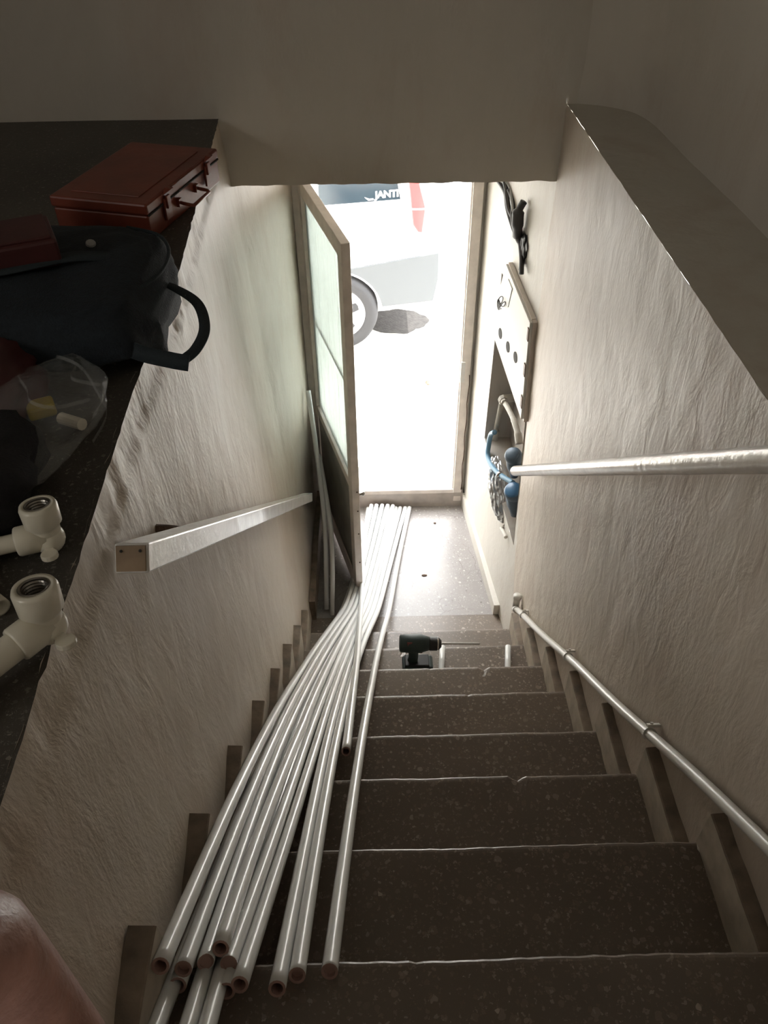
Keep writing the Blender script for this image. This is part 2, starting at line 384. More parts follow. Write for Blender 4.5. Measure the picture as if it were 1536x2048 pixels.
# pale painted plinth along the passage wall
bm = NB()
prism(bm, [(XF(-0.02, 0)-0.03, 0.0, 0), (XF(0.85, 0)-0.012, 0.85, 0), (XF(0.85, 0)-0.012, 0.85, 0.10), (XF(-0.02, 0)-0.03, 0.0, 0.07)], (0.03, 0, 0))
obj('baseboard_right', bm, M['passage'], kind='structure')

# wall above the passage, passage ceiling
bm = NB()
def fu(u, v):
    x = -3.2 + 4.3*u; z = 2.155 + 2.9*v
    return (x, 0.10 + 0.004*fnoise(x, z, 4, 4.0), z + (0.004*fnoise(x, 0, 2, 18.0) if v == 0 else 0))
grid(bm, 300, 60, fu)
box(bm, (-1.05, 0.50, 3.60), (4.3, 0.79, 2.88))
obj('wall_front_upper', bm, M['wall_up'], smooth=False, kind='structure')

# street wall with the door opening
bm = NB()
box(bm, (-1.77, 1.0, 1.2), (2.88, 0.24, 2.8)); box(bm, (1.01, 1.0, 1.2), (1.00, 0.24, 2.8))
box(bm, (0.09, 1.0, 2.30), (0.84, 0.24, 0.62)); box(bm, (-1.0, 1.0, 4.0), (5, 0.24, 3.2))
obj('wall_street', bm, M['passage'], kind='structure')

# right ledge and the wall behind it, with a soft plastered corner
bm = NB()
def fe(u, v):
    Y = -5.8 + 5.95*v
    return (0.65 + 0.32*u, Y, 2.40 + 0.0015*fnoise(u, Y, 1, 6.0) + (0.003*fnoise(0, Y, 2, 22.0) if u == 0 else 0))
grid(bm, 6, 260, fe); obj('trim_1', bm, M['wall_up'], kind='structure')
plan = [(0.60, 0.125), (0.67, 0.106), (0.75, 0.072), (0.825, 0.01), (0.855, -0.06), (0.868, -0.16), (0.875, -0.4), (0.895, -1.0), (0.90, -2.0), (0.90, -5.8)]
pl = spline([(a, b_, 0) for a, b_ in plan], 6)
bm = NB()
def fc_(u, v):
    i = min(int(round(u*(len(pl)-1))), len(pl)-1); p = pl[i]
    zz = 2.395 + 2.7*v
    return (p.x + 0.004*fnoise(p.y, zz, 8, 3.0), p.y, zz)
grid(bm, len(pl)-1, 60, fc_); obj('wall_right_upper', bm, M['wall_up'], smooth=True, kind='structure')

# hall: floor slab beside the stair, far walls, ceiling
bm = NB()
def fh(u, v):
    Y = -5.8 + 5.92*v; xe = XL(max(Y, -3.6), ZH) + 0.004*fnoise(Y, 0, 5, 30.0)
    return (xe*(u) + (-3.1)*(1-u), Y, ZH)
grid(bm, 8, 300, fh); box(bm, (0.2, -4.55, ZH-0.06), (1.5, 2.5, 0.12))
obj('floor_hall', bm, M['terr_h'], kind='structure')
bm = NB(); box(bm, (-3.15, -2.8, 3.7), (0.1, 6.2, 2.9)); obj('wall_hall_left', bm, M['wall_up'], kind='structure')
bm = NB(); box(bm, (-1.1, -5.85, 3.7), (4.2, 0.1, 2.9)); obj('wall_hall_back', bm, M['wall_up'], kind='structure')
bm = NB(); box(bm, (-1.1, -2.5, 5.1), (4.3, 6.9, 0.1)); obj('ceiling', bm, M['wall_up'], kind='structure')

# landing floor, threshold
bm = NB(); box(bm, (0.12, 0.430, -0.05), (1.20, 0.86, 0.10)); obj('floor_landing', bm, M['terr_l'], kind='structure')
bm = NB()
def ft(u, v): return None
prism(bm, [(-0.34, 0.85, 0), (-0.34, 0.846, 0.105), (-0.34, 0.858, 0.12), (-0.34, 1.13, 0.115), (-0.34, 1.13, 0)], (0.86, 0, 0))
obj('trim_2', bm, M['slab'], kind='structure')

# ------------------------------------------------------------------ the flight of terrazzo steps
stairs = thing('terrazzo_staircase', 'steep flight of dark brown speckled terrazzo steps with pale worn front edges', 'staircase', (0.15, -1.2, 0))
def step_mesh(k, Yf, Zt, Yb, Zb, seed):
    bm = NB(); n = 90
    x0, x1 = -0.36, 0.662
    prof0 = [(Yb-0.03, Zt), (Yf-0.05, Zt), (Yf-0.016, Zt), (Yf-0.0105, Zt-0.0005), (Yf-0.0055, Zt-0.002), (Yf-0.002, Zt-0.0052), (Yf, Zt-0.011), (Yf-0.001, Zt-0.034), (Yf-0.006, Zt-0.038), (Yf-0.022, Zt-0.038), (Yf-0.022, Zb-0.02), (Yb-0.03, Zb-0.02)]
    rings = []
    for i in range(n+1):
        x = x0+(x1-x0)*i/n
        e = 0.0035*fnoise(x, k*3.7, seed, 5.0) + 0.0016*fnoise(x, k*1.7, seed, 45.0)
        chip = 0.0
        for cx, cw, cd in CHIPS.get(k, ()): chip = max(chip, cd*max(0, 1-abs(x-cx)/cw))
        ring = []
        for j, (y, z) in enumerate(prof0):
            yy, zz = y, z
            if 2 <= j <= 9: yy += e - chip*(1.0 if j <= 6 else 0.4)
            if 2 <= j <= 6: zz -= chip*0.35
            ring.append(bm.verts.new((x, yy, zz)))
        rings.append(ring)
    for a, b_ in zip(rings, rings[1:]):
        for j in range(12): bm.faces.new((a[j], a[(j+1) % 12], b_[(j+1) % 12], b_[j]))
    bm.faces.new(rings[0]); bm.faces.new(rings[-1])
    return bm
CHIPS = {2: ((0.33, 0.02, 0.012),), 5: ((0.40, 0.018, 0.012), (0.20, 0.01, 0.004)), 6: ((0.11, 0.012, 0.02),), 0: ((0.05, 0.01, 0.003),), 4: ((0.3, 0.01, 0.004),)}
for k in range(-2, 8):
    Zt = nosZ(k); dy = -0.018 if k == 3 else 0.0
    Yb = nosY(k-1) if k > -2 else nosY(k)-0.25
    o = obj('step', step_mesh(k, nosY(k)+dy, Zt, Yb, nosZ(k+1), 3.1), M['terr'], stairs)
# landing edge
bm = NB(); box(bm, (0.155, -0.1585, -0.05), (1.06, 0.316, 0.10)); o = obj('bottom_tread', bm, M['terr'], stairs)
# skirting tiles standing on every step, worn brown tops and cream painted faces
def skirt(side, k):
    bm = NB(); n = 8
    Yf = nosY(k)-0.004; Yb = nosY(k-1)+0.0 - 0.02; Zt = nosZ(k)-0.001
    h = 0.165 if side < 0 else 0.115
    xw, xi = (-0.350, -0.312) if side < 0 else (0.655, 0.622)
    t = []
    for i in range(n+1):
        y = Yb+(Yf-Yb)*i/n; j = 0.002*fnoise(y, k, side, 20)
        hh = h + 0.002*fnoise(y, k, 4, 15)
        yr = y if i < n else y
        top_in = (xi + side*0.003 + j, yr, Zt+hh-0.003); t.append([bm.verts.new((xi+j, yr, Zt)), bm.verts.new((xi+j, yr, Zt+hh-0.005)), bm.verts.new(top_in), bm.verts.new((xw, yr, Zt+hh)), bm.verts.new((xw, yr, Zt))])
    for a, b_ in zip(t, t[1:]):
        for q in range(5):
            f = bm.faces.new((a[q], a[(q+1) % 5], b_[(q+1) % 5], b_[q])); f.material_index = 1 if q == 0 else 0
    f = bm.faces.new(t[0]); f = bm.faces.new(t[-1]); f.material_index = 1
    return obj('skirting_tile', bm, [M['skirt'], M['skirt_face']], stairs)
for k in range(-1, 9):
    if k == 8: continue
    skirt(-1, k); skirt(1, k)
bm = NB(); box(bm, (-0.325, 0.42, 0.07), (0.03, 0.86, 0.14)); obj('baseboard_left', bm, M['skirt'], kind='structure')
# hardened lumps of plaster on the step ends
for (x, y, z, s) in ((0.645, nosY(1)-0.02, nosZ(1), 0.026), (0.640, nosY(3)-0.02, nosZ(3), 0.016)):
    bm = NB(); bmesh.ops.create_icosphere(bm, subdivisions=3, radius=1.0)
    for v in bm.verts:
        q = v.co*(1+0.25*fnoise(v.co.x, v.co.y, v.co.z+x*9, 2.2)); v.co = Vector((x+q.x*s*0.9, y+q.y*s*1.1, z+max(-0.1, q.z)*s*1.3))
    obj('plaster_lump', bm, M['passage'], stairs, smooth=True)

PIPE_PATHS = {
  'A': [(-0.3020,-2.5000,2.0624), (-0.3020,-2.4374,2.0113), (-0.3020,-2.3747,1.9601), (-0.3020,-2.3121,1.9090), (-0.3020,-2.2494,1.8578), (-0.3020,-2.1868,1.8067), (-0.3020,-2.1242,1.7556), (-0.3020,-2.0615,1.7044), (-0.3020,-1.9989,1.6533), (-0.3020,-1.9362,1.6022), (-0.3020,-1.8736,1.5511), (-0.3020,-1.8109,1.5000), (-0.3019,-1.7483,1.4489), (-0.3018,-1.6857,1.3978), (-0.3017,-1.6230,1.3468), (-0.3015,-1.5604,1.2957), (-0.3012,-1.4977,1.2446), (-0.3007,-1.4351,1.1936), (-0.3001,-1.3725,1.1426), (-0.2991,-1.3098,1.0916), (-0.2978,-1.2472,1.0406), (-0.2961,-1.1845,0.9896), (-0.2940,-1.1219,0.9387), (-0.2913,-1.0592,0.8878), (-0.2881,-0.9966,0.8369), (-0.2844,-0.9340,0.7861), (-0.2801,-0.8713,0.7353), (-0.2752,-0.8087,0.6846), (-0.2698,-0.7460,0.6340), (-0.2638,-0.6834,0.5835), (-0.2573,-0.6208,0.5331), (-0.2504,-0.5581,0.4829), (-0.2430,-0.4955,0.4329), (-0.2351,-0.4328,0.3832), (-0.2267,-0.3702,0.3340), (-0.2179,-0.3075,0.2855), (-0.2086,-0.2449,0.2380), (-0.1989,-0.1823,0.1922), (-0.1887,-0.1196,0.1493), (-0.1781,-0.0570,0.1114), (-0.1670,0.0057,0.0813), (-0.1556,0.0683,0.0605), (-0.1439,0.1309,0.0474), (-0.1320,0.1936,0.0392), (-0.1198,0.2562,0.0339), (-0.1075,0.3189,0.0302), (-0.0951,0.3815,0.0276), (-0.0827,0.4442,0.0256), (-0.0703,0.5068,0.0241), (-0.0579,0.5694,0.0229), (-0.0455,0.6321,0.0219), (-0.0331,0.6947,0.0211), (-0.0207,0.7574,0.0204), (-0.0084,0.8200,0.0198)],
  'B': [(-0.3006,-2.2906,1.9788), (-0.3006,-2.2494,1.9462), (-0.3003,-2.1868,1.8965), (-0.3000,-2.1242,1.8467), (-0.2997,-2.0615,1.7968), (-0.2993,-1.9989,1.7467), (-0.2989,-1.9362,1.6964), (-0.2987,-1.8736,1.6445), (-0.2987,-1.8109,1.5903), (-0.2986,-1.7483,1.5359), (-0.2983,-1.6857,1.4812), (-0.2977,-1.6230,1.4261), (-0.2969,-1.5604,1.3709), (-0.2959,-1.4977,1.3155), (-0.2948,-1.4351,1.2600), (-0.2933,-1.3725,1.2044), (-0.2914,-1.3098,1.1488), (-0.2890,-1.2472,1.0934), (-0.2861,-1.1845,1.0380), (-0.2828,-1.1219,0.9828), (-0.2792,-1.0592,0.9277), (-0.2754,-0.9966,0.8729), (-0.2711,-0.9340,0.8182), (-0.2663,-0.8713,0.7652), (-0.2609,-0.8087,0.7140), (-0.2551,-0.7460,0.6631), (-0.2489,-0.6834,0.6123), (-0.2424,-0.6208,0.5616), (-0.2355,-0.5581,0.5112), (-0.2282,-0.4955,0.4609), (-0.2205,-0.4328,0.4110), (-0.2124,-0.3702,0.3615), (-0.2038,-0.3075,0.3127), (-0.1948,-0.2449,0.2647), (-0.1853,-0.1823,0.2183), (-0.1753,-0.1196,0.1746), (-0.1649,-0.0570,0.1354), (-0.1541,0.0057,0.1039), (-0.1430,0.0683,0.0821), (-0.1317,0.1309,0.0685), (-0.1202,0.1936,0.0601), (-0.1088,0.2562,0.0547), (-0.0974,0.3189,0.0511), (-0.0863,0.3815,0.0486), (-0.0755,0.4442,0.0469), (-0.0651,0.5068,0.0457), (-0.0551,0.5694,0.0449), (-0.0455,0.6321,0.0445), (-0.0363,0.6947,0.0443), (-0.0274,0.7574,0.0443), (-0.0186,0.8200,0.0445)],
  'C': [(-0.2838,-2.2738,1.9148), (-0.2840,-2.2494,1.8959), (-0.2839,-2.1868,1.8471), (-0.2837,-2.1242,1.7981), (-0.2835,-2.0615,1.7486), (-0.2831,-1.9989,1.6989), (-0.2827,-1.9362,1.6487), (-0.2820,-1.8736,1.5982), (-0.2813,-1.8109,1.5474), (-0.2804,-1.7483,1.4962), (-0.2792,-1.6857,1.4446), (-0.2779,-1.6230,1.3928), (-0.2763,-1.5604,1.3408), (-0.2745,-1.4977,1.2885), (-0.2724,-1.4351,1.2361), (-0.2700,-1.3725,1.1836), (-0.2673,-1.3098,1.1310), (-0.2642,-1.2472,1.0785), (-0.2607,-1.1845,1.0261), (-0.2568,-1.1219,0.9738), (-0.2526,-1.0592,0.9217), (-0.2485,-0.9966,0.8698), (-0.2440,-0.9340,0.8181), (-0.2391,-0.8713,0.7667), (-0.2339,-0.8087,0.7154), (-0.2283,-0.7460,0.6643), (-0.2223,-0.6834,0.6134), (-0.2160,-0.6208,0.5626), (-0.2092,-0.5581,0.5121), (-0.2021,-0.4955,0.4618), (-0.1945,-0.4328,0.4118), (-0.1866,-0.3702,0.3622), (-0.1781,-0.3075,0.3133), (-0.1692,-0.2449,0.2653), (-0.1598,-0.1823,0.2188), (-0.1499,-0.1196,0.1750), (-0.1396,-0.0570,0.1358), (-0.1289,0.0057,0.1043), (-0.1178,0.0683,0.0825), (-0.1065,0.1309,0.0690), (-0.0951,0.1936,0.0607), (-0.0836,0.2562,0.0554), (-0.0721,0.3189,0.0518), (-0.0608,0.3815,0.0494), (-0.0497,0.4442,0.0477), (-0.0389,0.5068,0.0465), (-0.0283,0.5694,0.0456), (-0.0181,0.6321,0.0451), (-0.0081,0.6947,0.0447), (0.0018,0.7574,0.0445), (0.0115,0.8200,0.0444)],
  'D': [(-0.2921,-2.2893,1.8978), (-0.2924,-2.2494,1.8671), (-0.2926,-2.1868,1.8184), (-0.2927,-2.1242,1.7694), (-0.2927,-2.0615,1.7201), (-0.2926,-1.9989,1.6704), (-0.2924,-1.9362,1.6203), (-0.2921,-1.8736,1.5699), (-0.2915,-1.8109,1.5191), (-0.2909,-1.7483,1.4679), (-0.2900,-1.6857,1.4164), (-0.2890,-1.6230,1.3646), (-0.2878,-1.5604,1.3125), (-0.2864,-1.4977,1.2602), (-0.2849,-1.4351,1.2076), (-0.2831,-1.3725,1.1550), (-0.2809,-1.3098,1.1023), (-0.2785,-1.2472,1.0496), (-0.2756,-1.1845,0.9971), (-0.2723,-1.1219,0.9446), (-0.2688,-1.0592,0.8924), (-0.2650,-0.9966,0.8404), (-0.2607,-0.9340,0.7886), (-0.2560,-0.8713,0.7371), (-0.2508,-0.8087,0.6858), (-0.2451,-0.7460,0.6348), (-0.2390,-0.6834,0.5840), (-0.2324,-0.6208,0.5334), (-0.2253,-0.5581,0.4831), (-0.2179,-0.4955,0.4330), (-0.2099,-0.4328,0.3833), (-0.2016,-0.3702,0.3340), (-0.1928,-0.3075,0.2855), (-0.1835,-0.2449,0.2380), (-0.1737,-0.1823,0.1922), (-0.1635,-0.1196,0.1493), (-0.1529,-0.0570,0.1114), (-0.1419,0.0057,0.0813), (-0.1305,0.0683,0.0605), (-0.1189,0.1309,0.0474), (-0.1069,0.1936,0.0392), (-0.0948,0.2562,0.0339), (-0.0825,0.3189,0.0302), (-0.0702,0.3815,0.0276), (-0.0578,0.4442,0.0256), (-0.0454,0.5068,0.0241), (-0.0330,0.5694,0.0229), (-0.0206,0.6321,0.0219), (-0.0083,0.6947,0.0211), (0.0040,0.7574,0.0204), (0.0163,0.8200,0.0198)],
  'E': [(-0.2581,-2.2575,1.8920), (-0.2584,-2.2494,1.8854), (-0.2595,-2.1868,1.8342), (-0.2605,-2.1242,1.7830), (-0.2613,-2.0615,1.7318), (-0.2618,-1.9989,1.6806), (-0.2621,-1.9362,1.6295), (-0.2621,-1.8736,1.5784), (-0.2618,-1.8109,1.5273), (-0.2612,-1.7483,1.4762), (-0.2602,-1.6857,1.4252), (-0.2588,-1.6230,1.3743), (-0.2572,-1.5604,1.3233), (-0.2550,-1.4977,1.2724), (-0.2522,-1.4351,1.2216), (-0.2491,-1.3725,1.1708), (-0.2456,-1.3098,1.1200), (-0.2418,-1.2472,1.0692), (-0.2376,-1.1845,1.0185), (-0.2332,-1.1219,0.9677), (-0.2284,-1.0592,0.9170), (-0.2239,-0.9966,0.8663), (-0.2191,-0.9340,0.8155), (-0.2141,-0.8713,0.7648), (-0.2087,-0.8087,0.7141), (-0.2030,-0.7460,0.6634), (-0.1969,-0.6834,0.6128), (-0.1905,-0.6208,0.5622), (-0.1838,-0.5581,0.5118), (-0.1766,-0.4955,0.4616), (-0.1691,-0.4328,0.4116), (-0.1611,-0.3702,0.3621), (-0.1526,-0.3075,0.3131), (-0.1437,-0.2449,0.2651), (-0.1343,-0.1823,0.2187), (-0.1245,-0.1196,0.1748), (-0.1141,-0.0570,0.1357), (-0.1034,0.0057,0.1042), (-0.0923,0.0683,0.0824), (-0.0809,0.1309,0.0689), (-0.0693,0.1936,0.0606), (-0.0576,0.2562,0.0553), (-0.0458,0.3189,0.0518), (-0.0341,0.3815,0.0493), (-0.0224,0.4442,0.0476), (-0.0109,0.5068,0.0464), (0.0005,0.5694,0.0455), (0.0118,0.6321,0.0449), (0.0229,0.6947,0.0445), (0.0339,0.7574,0.0443), (0.0448,0.8200,0.0442)],
  'F': [(-0.2370,-2.2439,1.9022), (-0.2375,-2.1868,1.8533), (-0.2377,-2.1242,1.7998), (-0.2374,-2.0615,1.7464), (-0.2368,-1.9989,1.6931), (-0.2358,-1.9362,1.6401), (-0.2344,-1.8736,1.5874), (-0.2326,-1.8109,1.5349), (-0.2305,-1.7483,1.4828), (-0.2279,-1.6857,1.4308), (-0.2250,-1.6230,1.3791), (-0.2218,-1.5604,1.3276), (-0.2182,-1.4977,1.2762), (-0.2145,-1.4351,1.2250), (-0.2116,-1.3725,1.1738), (-0.2084,-1.3098,1.1227), (-0.2049,-1.2472,1.0716), (-0.2011,-1.1845,1.0206), (-0.1970,-1.1219,0.9696), (-0.1927,-1.0592,0.9186), (-0.1883,-0.9966,0.8677), (-0.1837,-0.9340,0.8168), (-0.1789,-0.8713,0.7660), (-0.1739,-0.8087,0.7153), (-0.1687,-0.7460,0.6646), (-0.1633,-0.6834,0.6140), (-0.1576,-0.6208,0.5635), (-0.1516,-0.5581,0.5131), (-0.1453,-0.4955,0.4628), (-0.1386,-0.4328,0.4128), (-0.1314,-0.3702,0.3632), (-0.1237,-0.3075,0.3142), (-0.1155,-0.2449,0.2660), (-0.1068,-0.1823,0.2194), (-0.0974,-0.1196,0.1754), (-0.0876,-0.0570,0.1361), (-0.0772,0.0057,0.1045), (-0.0663,0.0683,0.0826), (-0.0551,0.1309,0.0689), (-0.0435,0.1936,0.0605), (-0.0317,0.2562,0.0551), (-0.0196,0.3189,0.0514), (-0.0075,0.3815,0.0488), (0.0047,0.4442,0.0469), (0.0169,0.5068,0.0454), (0.0291,0.5694,0.0443), (0.0413,0.6321,0.0433), (0.0534,0.6947,0.0426), (0.0655,0.7574,0.0420), (0.0776,0.8200,0.0415)],
  'G': [(-0.2247,-2.2606,1.8908), (-0.2243,-2.2494,1.8815), (-0.2215,-2.1868,1.8289), (-0.2189,-2.1242,1.7762), (-0.2164,-2.0615,1.7233), (-0.2141,-1.9989,1.6702), (-0.2119,-1.9362,1.6170), (-0.2098,-1.8736,1.5639), (-0.2078,-1.8109,1.5108), (-0.2058,-1.7483,1.4577), (-0.2037,-1.6857,1.4049), (-0.2016,-1.6230,1.3523), (-0.1993,-1.5604,1.2999), (-0.1968,-1.4977,1.2478), (-0.1941,-1.4351,1.1959), (-0.1911,-1.3725,1.1444), (-0.1879,-1.3098,1.0930), (-0.1844,-1.2472,1.0419), (-0.1806,-1.1845,0.9911), (-0.1765,-1.1219,0.9405), (-0.1721,-1.0592,0.8901), (-0.1681,-0.9966,0.8401), (-0.1638,-0.9340,0.7902), (-0.1591,-0.8713,0.7406), (-0.1541,-0.8087,0.6913), (-0.1487,-0.7460,0.6422), (-0.1430,-0.6834,0.5933), (-0.1369,-0.6208,0.5446), (-0.1305,-0.5581,0.4961), (-0.1236,-0.4955,0.4477), (-0.1163,-0.4328,0.3996), (-0.1086,-0.3702,0.3518), (-0.1004,-0.3075,0.3045), (-0.0917,-0.2449,0.2579), (-0.0826,-0.1823,0.2128), (-0.0729,-0.1196,0.1702), (-0.0627,-0.0570,0.1321), (-0.0521,0.0057,0.1015), (-0.0410,0.0683,0.0803), (-0.0295,0.1309,0.0672), (-0.0177,0.1936,0.0591), (-0.0057,0.2562,0.0538), (0.0066,0.3189,0.0502), (0.0191,0.3815,0.0474), (0.0316,0.4442,0.0453), (0.0443,0.5068,0.0435), (0.0570,0.5694,0.0420), (0.0697,0.6321,0.0406), (0.0825,0.6947,0.0393), (0.0952,0.7574,0.0382), (0.1080,0.8200,0.0371)],
  'H': [(-0.2222,-2.2981,1.8976), (-0.2229,-2.2494,1.8578), (-0.2237,-2.1868,1.8067), (-0.2243,-2.1242,1.7556), (-0.2247,-2.0615,1.7044), (-0.2248,-1.9989,1.6533), (-0.2247,-1.9362,1.6022), (-0.2244,-1.8736,1.5511), (-0.2237,-1.8109,1.5000), (-0.2227,-1.7483,1.4489), (-0.2214,-1.6857,1.3978), (-0.2198,-1.6230,1.3468), (-0.2179,-1.5604,1.2957), (-0.2158,-1.4977,1.2446), (-0.2139,-1.4351,1.1936), (-0.2116,-1.3725,1.1426), (-0.2091,-1.3098,1.0916), (-0.2061,-1.2472,1.0406), (-0.2029,-1.1845,0.9896), (-0.1993,-1.1219,0.9387), (-0.1954,-1.0592,0.8878), (-0.1912,-0.9966,0.8369), (-0.1866,-0.9340,0.7861), (-0.1816,-0.8713,0.7353), (-0.1762,-0.8087,0.6846), (-0.1704,-0.7460,0.6340), (-0.1641,-0.6834,0.5835), (-0.1574,-0.6208,0.5331), (-0.1503,-0.5581,0.4829), (-0.1427,-0.4955,0.4329), (-0.1348,-0.4328,0.3832), (-0.1263,-0.3702,0.3340), (-0.1174,-0.3075,0.2855), (-0.1081,-0.2449,0.2380), (-0.0983,-0.1823,0.1922), (-0.0881,-0.1196,0.1493), (-0.0775,-0.0570,0.1114), (-0.0664,0.0057,0.0813), (-0.0551,0.0683,0.0605), (-0.0434,0.1309,0.0474), (-0.0315,0.1936,0.0392), (-0.0194,0.2562,0.0339), (-0.0072,0.3189,0.0302), (0.0051,0.3815,0.0276), (0.0174,0.4442,0.0256), (0.0297,0.5068,0.0241), (0.0420,0.5694,0.0229), (0.0543,0.6321,0.0219), (0.0665,0.6947,0.0211), (0.0787,0.7574,0.0204), (0.0909,0.8200,0.0198)],
  'J': [(-0.2556,-2.5000,2.0624), (-0.2575,-2.4374,2.0113), (-0.2593,-2.3747,1.9601), (-0.2611,-2.3121,1.9090), (-0.2628,-2.2494,1.8578), (-0.2644,-2.1868,1.8067), (-0.2657,-2.1242,1.7556), (-0.2669,-2.0615,1.7044), (-0.2678,-1.9989,1.6533), (-0.2685,-1.9362,1.6022), (-0.2689,-1.8736,1.5511), (-0.2690,-1.8109,1.5000), (-0.2688,-1.7483,1.4489), (-0.2682,-1.6857,1.3978), (-0.2674,-1.6230,1.3468), (-0.2662,-1.5604,1.2957), (-0.2647,-1.4977,1.2446), (-0.2629,-1.4351,1.1936), (-0.2608,-1.3725,1.1426), (-0.2584,-1.3098,1.0916), (-0.2557,-1.2472,1.0406), (-0.2526,-1.1845,0.9896), (-0.2492,-1.1219,0.9387), (-0.2454,-1.0592,0.8878), (-0.2413,-0.9966,0.8369), (-0.2367,-0.9340,0.7861), (-0.2317,-0.8713,0.7353), (-0.2264,-0.8087,0.6846), (-0.2206,-0.7460,0.6340), (-0.2143,-0.6834,0.5835), (-0.2077,-0.6208,0.5331), (-0.2006,-0.5581,0.4829), (-0.1931,-0.4955,0.4329), (-0.1851,-0.4328,0.3832), (-0.1767,-0.3702,0.3340), (-0.1679,-0.3075,0.2855), (-0.1585,-0.2449,0.2380), (-0.1488,-0.1823,0.1922), (-0.1386,-0.1196,0.1493), (-0.1280,-0.0570,0.1114), (-0.1169,0.0057,0.0813), (-0.1056,0.0683,0.0605), (-0.0939,0.1309,0.0474), (-0.0820,0.1936,0.0392), (-0.0699,0.2562,0.0339), (-0.0577,0.3189,0.0302), (-0.0453,0.3815,0.0276), (-0.0330,0.4442,0.0256), (-0.0206,0.5068,0.0241), (-0.0083,0.5694,0.0229), (0.0040,0.6321,0.0219), (0.0163,0.6947,0.0211), (0.0286,0.7574,0.0204), (0.0408,0.8200,0.0198)],
  'K': [(-0.2301,-2.5000,2.0624), (-0.2320,-2.4374,2.0113), (-0.2338,-2.3747,1.9601), (-0.2356,-2.3121,1.9090), (-0.2373,-2.2494,1.8578), (-0.2389,-2.1868,1.8067), (-0.2402,-2.1242,1.7556), (-0.2414,-2.0615,1.7044), (-0.2424,-1.9989,1.6533), (-0.2430,-1.9362,1.6022), (-0.2434,-1.8736,1.5511), (-0.2435,-1.8109,1.5000), (-0.2433,-1.7483,1.4489), (-0.2427,-1.6857,1.3978), (-0.2419,-1.6230,1.3468), (-0.2407,-1.5604,1.2957), (-0.2392,-1.4977,1.2446), (-0.2374,-1.4351,1.1936), (-0.2353,-1.3725,1.1426), (-0.2329,-1.3098,1.0916), (-0.2302,-1.2472,1.0406), (-0.2271,-1.1845,0.9896), (-0.2237,-1.1219,0.9387), (-0.2199,-1.0592,0.8878), (-0.2158,-0.9966,0.8369), (-0.2112,-0.9340,0.7861), (-0.2062,-0.8713,0.7353), (-0.2009,-0.8087,0.6846), (-0.1951,-0.7460,0.6340), (-0.1888,-0.6834,0.5835), (-0.1822,-0.6208,0.5331), (-0.1751,-0.5581,0.4829), (-0.1676,-0.4955,0.4329), (-0.1596,-0.4328,0.3832), (-0.1512,-0.3702,0.3340), (-0.1424,-0.3075,0.2855), (-0.1330,-0.2449,0.2380), (-0.1233,-0.1823,0.1922), (-0.1131,-0.1196,0.1493), (-0.1025,-0.0570,0.1114), (-0.0914,0.0057,0.0813), (-0.0801,0.0683,0.0605), (-0.0684,0.1309,0.0474), (-0.0565,0.1936,0.0392), (-0.0444,0.2562,0.0339), (-0.0322,0.3189,0.0302), (-0.0198,0.3815,0.0276), (-0.0075,0.4442,0.0256), (0.0049,0.5068,0.0241), (0.0172,0.5694,0.0229), (0.0295,0.6321,0.0219), (0.0418,0.6947,0.0211), (0.0541,0.7574,0.0204), (0.0663,0.8200,0.0198)],
  'I': [(-0.2025,-2.2947,1.9115), (-0.2007,-2.2494,1.8721), (-0.1981,-2.1868,1.8179), (-0.1955,-2.1242,1.7641), (-0.1929,-2.0615,1.7108), (-0.1903,-1.9989,1.6579), (-0.1876,-1.9362,1.6054), (-0.1850,-1.8736,1.5533), (-0.1823,-1.8109,1.5014), (-0.1797,-1.7483,1.4498), (-0.1770,-1.6857,1.3984), (-0.1742,-1.6230,1.3471), (-0.1714,-1.5604,1.2959), (-0.1686,-1.4977,1.2447), (-0.1662,-1.4351,1.1937), (-0.1637,-1.3725,1.1426), (-0.1609,-1.3098,1.0916), (-0.1579,-1.2472,1.0406), (-0.1547,-1.1845,0.9896), (-0.1512,-1.1219,0.9387), (-0.1476,-1.0592,0.8878), (-0.1439,-0.9966,0.8369), (-0.1399,-0.9340,0.7861), (-0.1356,-0.8713,0.7353), (-0.1310,-0.8087,0.6846), (-0.1262,-0.7460,0.6340), (-0.1210,-0.6834,0.5835), (-0.1156,-0.6208,0.5331), (-0.1099,-0.5581,0.4829), (-0.1037,-0.4955,0.4329), (-0.0972,-0.4328,0.3832), (-0.0903,-0.3702,0.3340), (-0.0829,-0.3075,0.2855), (-0.0750,-0.2449,0.2380), (-0.0665,-0.1823,0.1922), (-0.0575,-0.1196,0.1493), (-0.0479,-0.0570,0.1114), (-0.0377,0.0057,0.0813), (-0.0270,0.0683,0.0605), (-0.0158,0.1309,0.0474), (-0.0041,0.1936,0.0392), (0.0079,0.2562,0.0339), (0.0204,0.3189,0.0302), (0.0331,0.3815,0.0276), (0.0460,0.4442,0.0256), (0.0591,0.5068,0.0241), (0.0723,0.5694,0.0229), (0.0856,0.6321,0.0219), (0.0990,0.6947,0.0211), (0.1125,0.7574,0.0204), (0.1259,0.8200,0.0198)],
